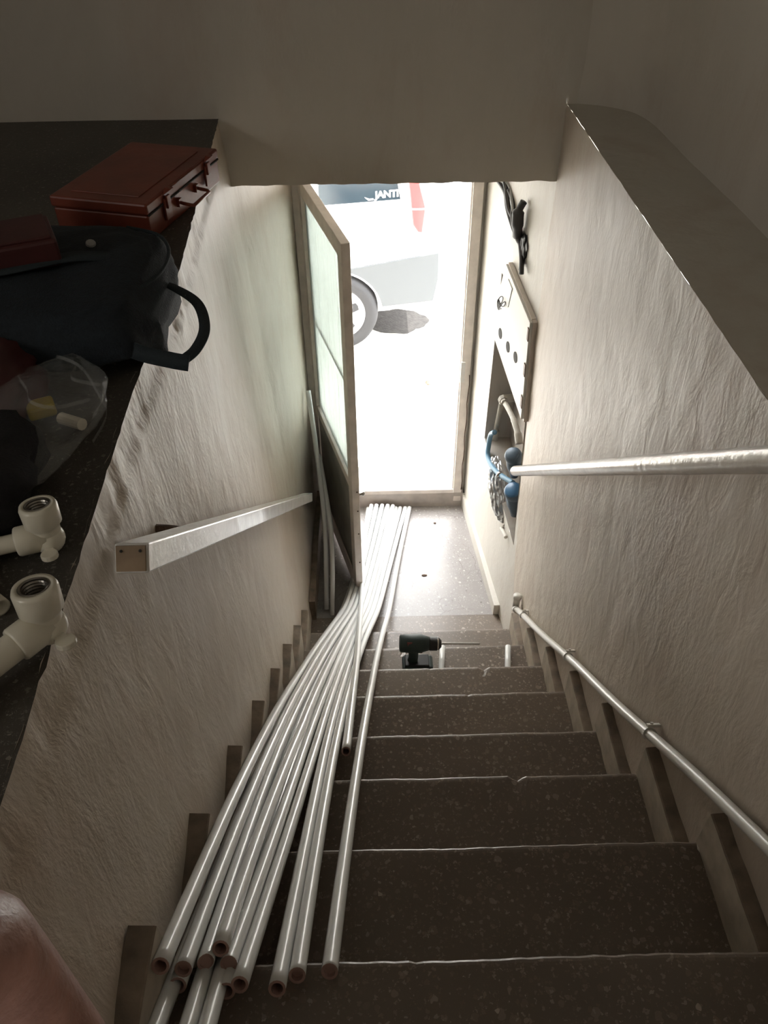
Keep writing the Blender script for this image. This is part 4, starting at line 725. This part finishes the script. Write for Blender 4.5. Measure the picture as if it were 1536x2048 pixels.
bm = NB(); lathe(bm, [(0.1505, 0.0292), (0.1555, 0.0280)], (0.088, Yd, dz+0.165), (1, 0, -0.05), 24); obj('chuck_ring', bm, M['steel'], ch)
bm = NB(); lathe(bm, [(0.165, 0.0048), (0.32, 0.0048), (0.325, 0.002)], (0.088, Yd, dz+0.165), (1, 0, -0.045), 10); obj('drill_bit', bm, M['steel'], dr)
bm = NB(); box(bm, (0.176, Yd, dz+0.118), (0.012, 0.014, 0.026)); bevelm(obj('trigger', bm, M['redtag'], dr), 0.003)
bm = NB(); box(bm, (0.128, Yd-0.022, dz+0.186), (0.022, 0.012, 0.018), (Vector((1, 0, 0)), Vector((0, .8, -.6)), Vector((0, .6, .8)))); bevelm(obj('red_badge', bm, M['redtag'], dr), 0.003)

# ------------------------------------------------------------------ red steel case on the hall floor
zc0 = ZH; tcz = 0.086
A0 = Vector((-0.509, -0.854, zc0)); B0 = Vector((-0.400, -0.470, zc0)); uC = (B0-A0).normalized(); LC = (B0-A0).length; vC = Vector((-uC.y, uC.x, 0)); WC = 0.245
if vC.x > 0: vC = -vC
case = thing('red_steel_case', 'flat red steel case with two latches and a handle at the hall floor edge', 'tool case', tuple(A0+uC*LC/2+vC*WC/2))
AXC = (uC, vC, Vector((0, 0, 1)))
def CP(u, v, z): return A0+uC*u*LC+vC*v+Vector((0, 0, z))
bm = NB(); box(bm, CP(0.5, WC/2, 0.029), (LC, WC, 0.058), AXC); bevelm(obj('case_base', bm, M['red'], case), 0.004)
bm = NB(); box(bm, CP(0.5, WC/2, 0.073), (LC+0.006, WC+0.006, 0.026), AXC); ld = obj('lid', bm, M['red'], case); bevelm(ld, 0.005)
bm = NB(); box(bm, CP(0.5, WC/2, 0.0865), (LC*0.82, WC*0.72, 0.003), AXC); bevelm(obj('lid_panel', bm, M['red'], ld), 0.0014)
bm = NB(); tube(bm, [CP(0.005, -0.002, 0.0595), CP(0.995, -0.002, 0.0595)], 0.0028, 8); obj('lid_seam', bm, M['dark'], case)
for u in (0.22, 0.80):
    bm = NB(); box(bm, CP(u, -0.005, 0.045), (0.030, 0.006, 0.050), AXC); box(bm, CP(u, -0.010, 0.062), (0.018, 0.006, 0.03), AXC)
    prism(bm, [CP(u, -0.004, 0.078)-uC*0.012, CP(u, -0.022, 0.090), CP(u, -0.004, 0.092)+uC*0.002], uC*0.016)
    bevelm(obj('latch', bm, M['red'], case), 0.0015)
bm = NB(); c0 = CP(0.5, -0.004, 0.036)
tube(bm, [c0-uC*0.05, c0-uC*0.05-vC*0.030-Vector((0, 0, .004)), c0-uC*0.046-vC*0.036-Vector((0, 0, .006)), c0+uC*0.046-vC*0.036-Vector((0, 0, .006)), c0+uC*0.05-vC*0.030-Vector((0, 0, .004)), c0+uC*0.05], 0.0042, 10); hd = obj('carry_handle', bm, M['red'], case, smooth=True)
for q in (-1, 1):
    bm = NB(); box(bm, c0+uC*q*0.05, (0.016, 0.008, 0.018), AXC); obj('handle_lug', bm, M['red'], hd)

# ------------------------------------------------------------------ cloth tool bag with its shoulder strap
bag = thing('tool_bag', 'large dark blue cloth tool bag slumped over the hall floor edge', 'bag', (-0.60, -1.22, ZH))
bm = NB(); bmesh.ops.create_uvsphere(bm, u_segments=72, v_segments=40, radius=1.0)
def spw(a, e): return math.copysign(abs(a)**e, a)
for v in bm.verts:
    p = v.co.copy(); r_ = sqrt(p.x**2+p.y**2) or 1e-6; hz = abs(p.z)
    x = spw(p.x, 0.62)*0.270; y = spw(p.y, 0.62)*0.230; z = spw(p.z, 0.60)*0.066
    x += -0.05*p.y*0.6
    n_ = 0.020*fnoise(p.x, p.y, p.z, 1.8)+0.010*fnoise(p.x, p.y, p.z+3, 4.5)+0.006*abs(fnoise(p.x*2, p.y, p.z, 7))
    q = Vector((x, y, z)); q = q*(1+n_/max(q.length, 0.1))
    w_ = Vector((-0.648+q.x, -1.250+q.y, ZH+0.070+q.z))
    # sags over the edge on the near right side
    ov = max(0.0, w_.x-(XL(w_.y, ZH)+0.0)); w_.z -= min(0.05, ov*0.9)
    v.co = w_
bo = obj('bag_body', bm, M['navy'], bag, smooth=True)
bm = NB(); pth = spline([(-0.50, -1.055, 2.485), (-0.425, -1.10, 2.485), (-0.392, -1.18, 2.480), (-0.40, -1.28, 2.480), (-0.45, -1.38, 2.485), (-0.53, -1.43, 2.48)], 8); tube(bm, pth, 0.0035, 8); obj('zip_piping', bm, M['strap'], bo)
def ribbon(bm, pts, wdt, upv, th=0.003, n=8):
    P_ = spline(pts, n); rg = []
    for i, p in enumerate(P_):
        d = (P_[min(i+1, len(P_)-1)]-P_[max(i-1, 0)]).normalized(); u_ = (Vector(upv)-d*Vector(upv).dot(d)).normalized(); s_ = d.cross(u_)
        rg.append([bm.verts.new(p+u_*wdt/2*a+s_*th/2*b_) for a, b_ in ((-1, -1), (1, -1), (1, 1), (-1, 1))])
    for a, b_ in zip(rg, rg[1:]):
        for q in range(4): bm.faces.new((a[q], a[(q+1) % 4], b_[(q+1) % 4], b_[q]))
    bm.faces.new(rg[0]); bm.faces.new(rg[-1])
def onpx(x, y, z): return Vector((x, y, z))
bm = NB()
ribbon(bm, [(-0.43, -1.20, 2.44), (-0.372, -1.255, 2.445), (-0.325, -1.30, 2.435), (-0.303, -1.375, 2.425), (-0.310, -1.44, 2.42), (-0.332, -1.472, 2.415)], 0.020, (1, 0.15, -0.1))
ribbon(bm, [(-0.317, -1.478, 2.415), (-0.35, -1.474, 2.42), (-0.41, -1.46, 2.43), (-0.47, -1.43, 2.45)], 0.028, (0.1, 0.5, 0.86))
obj('shoulder_strap', bm, M['strap'], bag, smooth=True)
bm = NB(); ribbon(bm, [(-0.88, -1.30, 2.48), (-0.76, -1.36, 2.515), (-0.64, -1.32, 2.520), (-0.54, -1.26, 2.515), (-0.45, -1.22, 2.49)], 0.03, (0, 1, 0.1)); obj('carry_strap', bm, M['strap'], bag, smooth=True)
bm = NB(); lathe(bm, [(0, 0.010), (0.004, 0.009), (0.006, 0.004)], (-0.535, -1.19, 2.508), (0.2, -.3, 1), 12); obj('pale_button', bm, M['cable_g'], bag)
rc = thing('small_red_box', 'small dark red box lying on the blue cloth bag', 'box', (-0.63, -1.24, 2.505))
rz = 0.42; axr = (Vector((cos(rz), sin(rz), 0)), Vector((-sin(rz), cos(rz), 0)), Vector((0, 0, 1)))
bm = NB(); box(bm, (-0.640, -1.245, 2.532), (0.115, 0.13, 0.05), axr); bevelm(obj('box_body', bm, M['redd'], rc), 0.006)
bm = NB(); box(bm, (-0.640, -1.245, 2.559), (0.100, 0.115, 0.006), axr); bevelm(obj('box_lid', bm, M['redd'], rc), 0.002)

# clear plastic bag with a yellow piece inside, darker sacks at the photo edge
pb_ = thing('clear_plastic_bag', 'crumpled clear plastic bag with a yellow piece inside on the hall floor', 'plastic bag', (-0.53, -1.6, ZH))
bm = NB(); bmesh.ops.create_icosphere(bm, subdivisions=4, radius=1.0)
for v in bm.verts:
    p = v.co; n_ = 1+0.30*fnoise(p.x, p.y, p.z+2, 1.6)+0.10*abs(fnoise(p.x, p.y, p.z, 4))
    v.co = Vector((-0.545+p.x*0.105*n_, -1.615+p.y*0.15*n_, ZH+0.040+max(-0.95, p.z)*0.042*n_))
obj('film', bm, M['film'], pb_)
bm = NB()
for pts in ([(-0.66, -1.49, 2.42), (-0.58, -1.465, 2.43), (-0.50, -1.50, 2.43), (-0.455, -1.56, 2.41), (-0.435, -1.60, 2.395), (-0.445, -1.66, 2.385)],
            [(-0.62, -1.50, 2.44), (-0.55, -1.60, 2.45), (-0.53, -1.64, 2.45), (-0.49, -1.65, 2.445), (-0.455, -1.60, 2.425)], [(-0.50, -1.51, 2.43), (-0.49, -1.56, 2.44), (-0.45, -1.55, 2.42)]):
    ribbon(bm, pts, 0.006, (0.2, 0.3, 1), 0.0008, 5)
obj('film_crease', bm, M['film'], pb_)
bm = NB(); box(bm, (-0.545, -1.585, ZH+0.030), (0.045, 0.035, 0.022), (Vector((.9, .43, 0)), Vector((-.43, .9, 0)), Vector((0, 0, 1)))); bevelm(obj('yellow_piece', bm, M['yellow'], pb_), 0.005)
bm = NB(); lathe(bm, [(0, 0.010), (0.05, 0.010)], (-0.51, -1.60, ZH+0.02), (0.8, -0.5, 0.1), 12); obj('ivory_piece', bm, M['fitting'], pb_)
for (c, s, mt, nm, lb) in (((-0.70, -1.55, ZH+0.05), (0.13, 0.17, 0.06), 'redd', 'cloth_rag', 'dark brownish red rag left of the clear plastic bag'),
                           ((-0.605, -1.80, ZH+0.055), (0.12, 0.13, 0.055), 'black', 'black_sack', 'black cloth sack in front of the clear plastic bag at the left photo edge'),
                           ((-0.86, -1.25, ZH+0.11), (0.13, 0.20, 0.10), 'black', 'dark_holdall', 'dark holdall at the left photo edge behind the blue bag')):
    bm = NB(); bmesh.ops.create_icosphere(bm, subdivisions=4, radius=1.0)
    for v in bm.verts:
        p = v.co; n_ = 1+0.28*fnoise(p.x+c[0]*5, p.y, p.z, 2.0)+0.10*abs(fnoise(p.x, p.y, p.z+4, 5))
        v.co = Vector((c[0]+spw(p.x, .8)*s[0]*n_, c[1]+spw(p.y, .8)*s[1]*n_, max(ZH+0.001, c[2]+p.z*s[2]*n_)))
    o = obj(nm, bm, M[mt], smooth=True); tag(rebase(o), lb, nm.split('_')[-1])

# ------------------------------------------------------------------ ivory tap fittings on pipe ends, on the hall floor
def fitting(c, yaw_, s, label, plen, pdir, r=0.0125):
    t = thing('tap_fitting', label, 'pipe fitting', (c[0], c[1], ZH), 'ivory tap fittings on the hall floor')
    Rz = Matrix.Rotation(yaw_, 3, 'Z'); c = Vector(c)
    def q(x, y, z): return c + Rz @ Vector((x, y, z))*s
    ax = Rz @ Vector((-0.03, 0.16, 1.0)).normalized()
    bm = NB(); lathe(bm, [(-0.012*s, 0.0145*s), (0.004*s, 0.0155*s), (0.007*s, 0.0165*s), (0.010*s, 0.0195*s), (0.030*s, 0.0200*s), (0.034*s, 0.0185*s), (0.034*s, 0.0140*s), (0.014*s, 0.0135*s)], c, ax, 28, cap=False)
    bmesh.ops.create_uvsphere(bm, u_segments=20, v_segments=12, radius=0.0175*s, matrix=Matrix.Translation(c - ax*0.010*s)); obj('body', bm, M['fitting'], t, smooth=True)
    bm = NB(); lathe(bm, [(0.0335*s, 0.0142*s), (0.0345*s, 0.0128*s), (0.0335*s, 0.0112*s)] + [((0.032-0.0016*i)*s, (0.0112-0.0008*(i % 2))*s) for i in range(12)] + [(0.012*s, 0.0)], c, ax, 28, cap=False); obj('threaded_insert', bm, M['brass'], t)
    pd = Vector(pdir).normalized(); sd = pd.cross(ax).normalized()
    bm = NB(); st = c - ax*0.006*s
    lathe(bm, [(0.0, 0.0165*s), (0.030*s, 0.0165*s), (0.032*s, 0.0155*s)], st, pd, 24); obj('socket', bm, M['fitting'], t, smooth=True)
    bm = NB(); tube(bm, [st+pd*0.028*s, st+pd*0.035*s, st+pd*(plen-0.01), st+pd*plen], r, 20, r_in=r*0.68, mi_in=0); obj('pipe_stub', bm, M['fitting'], t, smooth=True)
    bm = NB()
    for sg in (-1, 1):
        e = c - ax*0.016*s + sd*sg*0.026*s
        lathe(bm, [(-0.003*s, 0.009*s), (0.003*s, 0.009*s)], e, ax, 16); box(bm, (e+c-ax*0.016*s)/2, (0.022*s, 0.010*s, 0.006*s), (sd, pd, sd.cross(pd)))
    bevelm(obj('mounting_lug', bm, M['fitting'], t), 0.0012)
    return t
fitting((-0.446, -1.888, ZH+0.037), 0.10, 1.25, 'ivory threaded tap fitting on a pipe, the farther one of two on the floor', 0.16, (-0.95, -0.30, -0.02))
fitting((-0.398, -2.050, ZH+0.046), 0.0, 1.36, 'ivory threaded tap fitting on a pipe, the nearer one of two on the floor', 0.2, (-0.62, -0.78, -0.04), 0.0180)
bm = NB(); tube(bm, [(-0.475, -2.005, ZH+0.0135), (-0.50, -1.985, ZH+0.0135), (-0.60, -1.90, ZH+0.0135), (-0.63, -1.875, ZH+0.0135)], 0.0125, 16, r_in=0.0086, mi_in=0)
o = obj('ivory_pipe_piece', bm, M['fitting'], smooth=True); tag(rebase(o), 'ivory pipe end between the two tap fittings at the left photo edge', 'pipe piece')

# ------------------------------------------------------------------ the photographer's knee
per = thing('person', 'person crouching at the top of the stairs, bare knee and dark shorts', 'person', (-0.22, -2.62, nosZ(-1)))
skin_mesh('leg_skin', [((-0.270, -2.508, 2.682), (0.053, 0.053)), ((-0.294, -2.64, 2.675), (0.060, 0.060)), ((-0.31, -2.86, 2.67), (0.070, 0.072)), ((-0.256, -2.498, 2.605), (0.045, 0.046)),
    ((-0.245, -2.51, 2.49), (0.042, 0.044)), ((-0.215, -2.56, 2.33), (0.053, 0.053)), ((-0.165, -2.60, 2.20), (0.040, 0.040)), ((-0.16, -2.625, 2.115), (0.032, 0.034)), ((-0.16, -2.60, 2.090), (0.030, 0.028)), ((-0.16, -2.545, 2.085), (0.034, 0.020))],
    [(0, 1), (1, 2), (0, 3), (3, 4), (4, 5), (5, 6), (6, 7), (7, 8), (8, 9)], M['skin'], per)
skin_mesh('shorts', [((-0.250, -2.560, 2.600), (0.058, 0.056)), ((-0.290, -2.68, 2.645), (0.078, 0.072)), ((-0.31, -2.90, 2.66), (0.092, 0.088))], [(0, 1), (1, 2)], M['black'], per)

# ------------------------------------------------------------------ street outside
bm = NB()
def fs(u, v):
    x = -14+28*u; y = 1.1+16*v; return (x, y, 0.055)
grid(bm, 4, 4, fs); box(bm, (0, 8, -0.05), (28, 14, 0.1)); obj('floor_street', bm, M['street'], kind='structure')
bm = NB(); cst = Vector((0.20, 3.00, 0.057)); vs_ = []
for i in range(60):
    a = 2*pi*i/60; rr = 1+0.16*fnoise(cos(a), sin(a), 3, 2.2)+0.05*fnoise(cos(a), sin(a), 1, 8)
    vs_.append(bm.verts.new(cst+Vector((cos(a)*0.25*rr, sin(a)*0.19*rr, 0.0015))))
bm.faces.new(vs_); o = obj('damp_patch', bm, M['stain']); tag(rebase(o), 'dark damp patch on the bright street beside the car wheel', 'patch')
bm = NB(); bmesh.ops.create_icosphere(bm, subdivisions=2, radius=1)
for v in bm.verts: v.co = Vector((0.40+v.co.x*0.022*(1+.5*fnoise(*v.co, 3)), 2.10+v.co.y*0.03, 0.062+v.co.z*0.008))
o = obj('dry_leaf', bm, M['rust']); tag(rebase(o), 'small dark scrap lying on the bright street', 'scrap')
bm = NB(); bmesh.ops.create_icosphere(bm, subdivisions=2, radius=1)
for v in bm.verts: v.co = Vector((0.262+v.co.x*0.014*(1+.6*fnoise(*v.co, 3)), 0.285+v.co.y*0.007, 0.003+v.co.z*0.003))
o = obj('cement_crumb', bm, M['rust']); tag(rebase(o), 'small dark crumb on the landing floor in front of the door', 'crumb')
bm = NB(); bmesh.ops.create_icosphere(bm, subdivisions=2, radius=1)
for v in bm.verts: v.co = Vector((0.348+v.co.x*0.008, 0.70+v.co.y*0.006, 0.003+v.co.z*0.003))
o = obj('cement_crumb', bm, M['rust']); tag(rebase(o), 'tiny dark crumb near the threshold on the landing floor', 'crumb')
bm = NB(); box(bm, (0, 13.1, 4.5), (28, 0.3, 9)); obj('wall_across_street', bm, M['facade'], kind='structure')

# ------------------------------------------------------------------ parked car, seen from its rear left quarter
YC = 2.62; WXC, WZC, WR = -0.235, 0.345, 0.29
car = thing('parked_car', 'white hatchback with grey bumper and red tail lamp parked on the street', 'car', (-1.5, YC+0.8, 0.055))
def arch(cx, cz, r, a0, a1, n=18): return [(cx+r*cos(radians(a0+(a1-a0)*i/n)), cz+r*sin(radians(a0+(a1-a0)*i/n))) for i in range(n+1)]
FXC = WXC-2.45
out_ = [(0.445, 0.40), (0.47, 0.62), (0.465, 0.80), (0.43, 1.0), (0.40, 1.13)] + [(-2.35, 1.02), (-2.9, 0.93), (-3.35, 0.78), (-3.45, 0.55), (-3.42, 0.28)]
out_ += [(FXC-0.33, 0.26)] + [(a, b_) for a, b_ in arch(FXC, WZC, 0.312, 180, 0)] + [(FXC+0.33, 0.26), (WXC-0.33, 0.26)] + [(a, b_) for a, b_ in arch(WXC, WZC, 0.312, 180, 0)] + [(WXC+0.32, 0.36)]
bm = NB(); prism(bm, [(x, YC, z) for x, z in out_], (0, 1.62, 0)); bevelm(obj('body_shell', bm, M['car'], car), 0.03, 3)
bm = NB()
lo = [(0.40, 1.10), (-2.3, 1.0)]; hi = [(0.16, 1.50), (-0.2, 1.53), (-1.3, 1.50)]
base = [(0.42, YC+0.01, 1.06), (-2.3, YC+0.01, 1.06), (-2.3, YC+1.61, 1.06), (0.42, YC+1.61, 1.06)]
top = [(0.15, YC+0.19, 1.53), (-1.35, YC+0.19, 1.53), (-1.35, YC+1.43, 1.53), (0.15, YC+1.43, 1.53)]
vb_ = [bm.verts.new(p) for p in base]; vt_ = [bm.verts.new(p) for p in top]
bm.faces.new(vb_); bm.faces.new(vt_)
for i in range(4): bm.faces.new((vb_[i], vb_[(i+1) % 4], vt_[(i+1) % 4], vt_[i]))
bevelm(obj('cabin', bm, M['car'], car), 0.035, 3)
sdn = Vector((0, -0.934, 0.358)).normalized()        # outward of the leaning cabin side
def side(x, z, d=0.0): t = (z-1.06)/0.47; return Vector((x, YC+0.01+0.18*t, z)) + sdn*d
for nm, pts in (('rear_side_window', [(0.215, 1.143), (0.175, 1.36), (-0.05, 1.42), (-0.33, 1.42), (-0.33, 1.113)]), ('rear_door_window', [(-0.42, 1.11), (-0.42, 1.43), (-1.0, 1.43), (-1.0, 1.08)]), ('front_door_window', [(-1.07, 1.08), (-1.07, 1.43), (-1.38, 1.42), (-1.95, 1.05)])):
    bm = NB(); prism(bm, [side(x, z, 0.001) for x, z in pts], sdn*0.006); wo = obj(nm, bm, M['glassd'], car)
    if nm == 'rear_side_window':
        cu = bpy.data.curves.new('t', 'FONT'); cu.body = 'JANTI'; cu.size = 0.060; cu.extrude = 0.0008; cu.offset = 0.0022; cu.align_x = 'RIGHT'; cu.space_character = 0.92
        to = bpy.data.objects.new('t', cu); COL.objects.link(to); bpy.context.view_layer.update()
        me = bpy.data.meshes.new_from_object(to.evaluated_get(bpy.context.evaluated_depsgraph_get())); bpy.data.objects.remove(to)
        bm2 = NB(); bm2.from_mesh(me); upv = Vector((0, 0.358, 0.934)).normalized()
        for v in bm2.verts: v.co = side(0.205, 1.160, 0.0085) + (Vector((1, 0, 0)) + upv*0.06)*v.co.x*1.10 + upv*v.co.y + sdn*v.co.z
        # the swoosh in front of the word
        prism(bm2, [side(x, z, 0.008) for x, z in ((-0.025, 1.158), (0.0, 1.138), (0.035, 1.140), (0.035, 1.150), (0.005, 1.149))], sdn*0.001)
        obj('window_lettering', bm2, M['white'], wo)
bm = NB(); box(bm, side(-0.375, 1.26, 0.003), (0.08, 0.006, 0.33), (Vector((1, 0, 0)), sdn, Vector((0, .358, .934)))); obj('window_pillar', bm, M['car'], car)
bm = NB(); prism(bm, [(0.265, YC-0.008, 1.30), (0.30, YC-0.008, 0.985), (0.335, YC-0.008, 0.935), (0.365, YC-0.008, 0.93), (0.385, YC-0.008, 1.10), (0.33, YC-0.008, 1.30)], (0, 0.10, 0)); tl = obj('tail_lamp', bm, M['lamp'], car); bevelm(tl, 0.006)
bm = NB(); prism(bm, [(0.288, YC-0.012, 1.09), (0.375, YC-0.012, 1.09), (0.377, YC-0.012, 1.10), (0.287, YC-0.012, 1.10)], (0, 0.03, 0)); obj('lamp_divider', bm, M['car'], tl)
ar = arch(WXC, WZC, 0.316, 92, 8, 14)
bm = NB(); prism(bm, [(x, YC-0.018, z) for x, z in ar + [(0.455, 0.43), (0.485, 0.60), (0.482, 0.79)]], (0, 0.9, 0)); bevelm(obj('rear_bumper', bm, M['clad'], car), 0.012, 2)
bm = NB(); prism(bm, [(x, YC-0.022, z) for x, z in arch(WXC, WZC, 0.324, 150, 4, 18) + list(reversed(arch(WXC, WZC, 0.312, 150, 4, 18)))], (0, 0.04, 0)); obj('wheel_arch_trim', bm, M['car'], car)
for wx in (WXC, FXC):
    for wy, sg in ((YC+0.05, -1), (YC+1.57, 1)):
        wh = obj('wheel', (lambda b_: (lathe(b_, [(-0.09, 0.20), (-0.09, 0.26), (-0.075, WR-0.008), (-0.02, WR), (0.04, WR), (0.085, WR-0.012), (0.098, 0.25), (0.092, 0.205), (0.075, 0.195), (0.0, 0.19)], (wx, wy, WZC), (0, sg, 0), 48, cap=False), b_)[1])(NB()), M['tyre'], car, smooth=True)
        bm = NB(); lathe(bm, [(0.0, 0.195), (0.078, 0.198), (0.086, 0.188), (0.072, 0.15), (0.070, 0.05), (0.080, 0.035), (0.080, 0.0)], (wx, wy, WZC), (0, sg, 0), 40, cap=False); rm = obj('rim', bm, M['car'], wh, smooth=True)
        for q in range(5):
            a = radians(22+72*q); cc = Vector((wx, wy+sg*0.074, WZC)); e1 = Vector((cos(a), 0, sin(a))); e2 = Vector((-sin(a), 0, cos(a)))
            bm = NB(); prism(bm, [cc+e1*0.055, cc+e1*0.10-e2*0.032, cc+e1*0.150-e2*0.028, cc+e1*0.158, cc+e1*0.150+e2*0.028, cc+e1*0.10+e2*0.032], (0, sg*0.006, 0)); obj('rim_opening', bm, M['tyre'], rm)
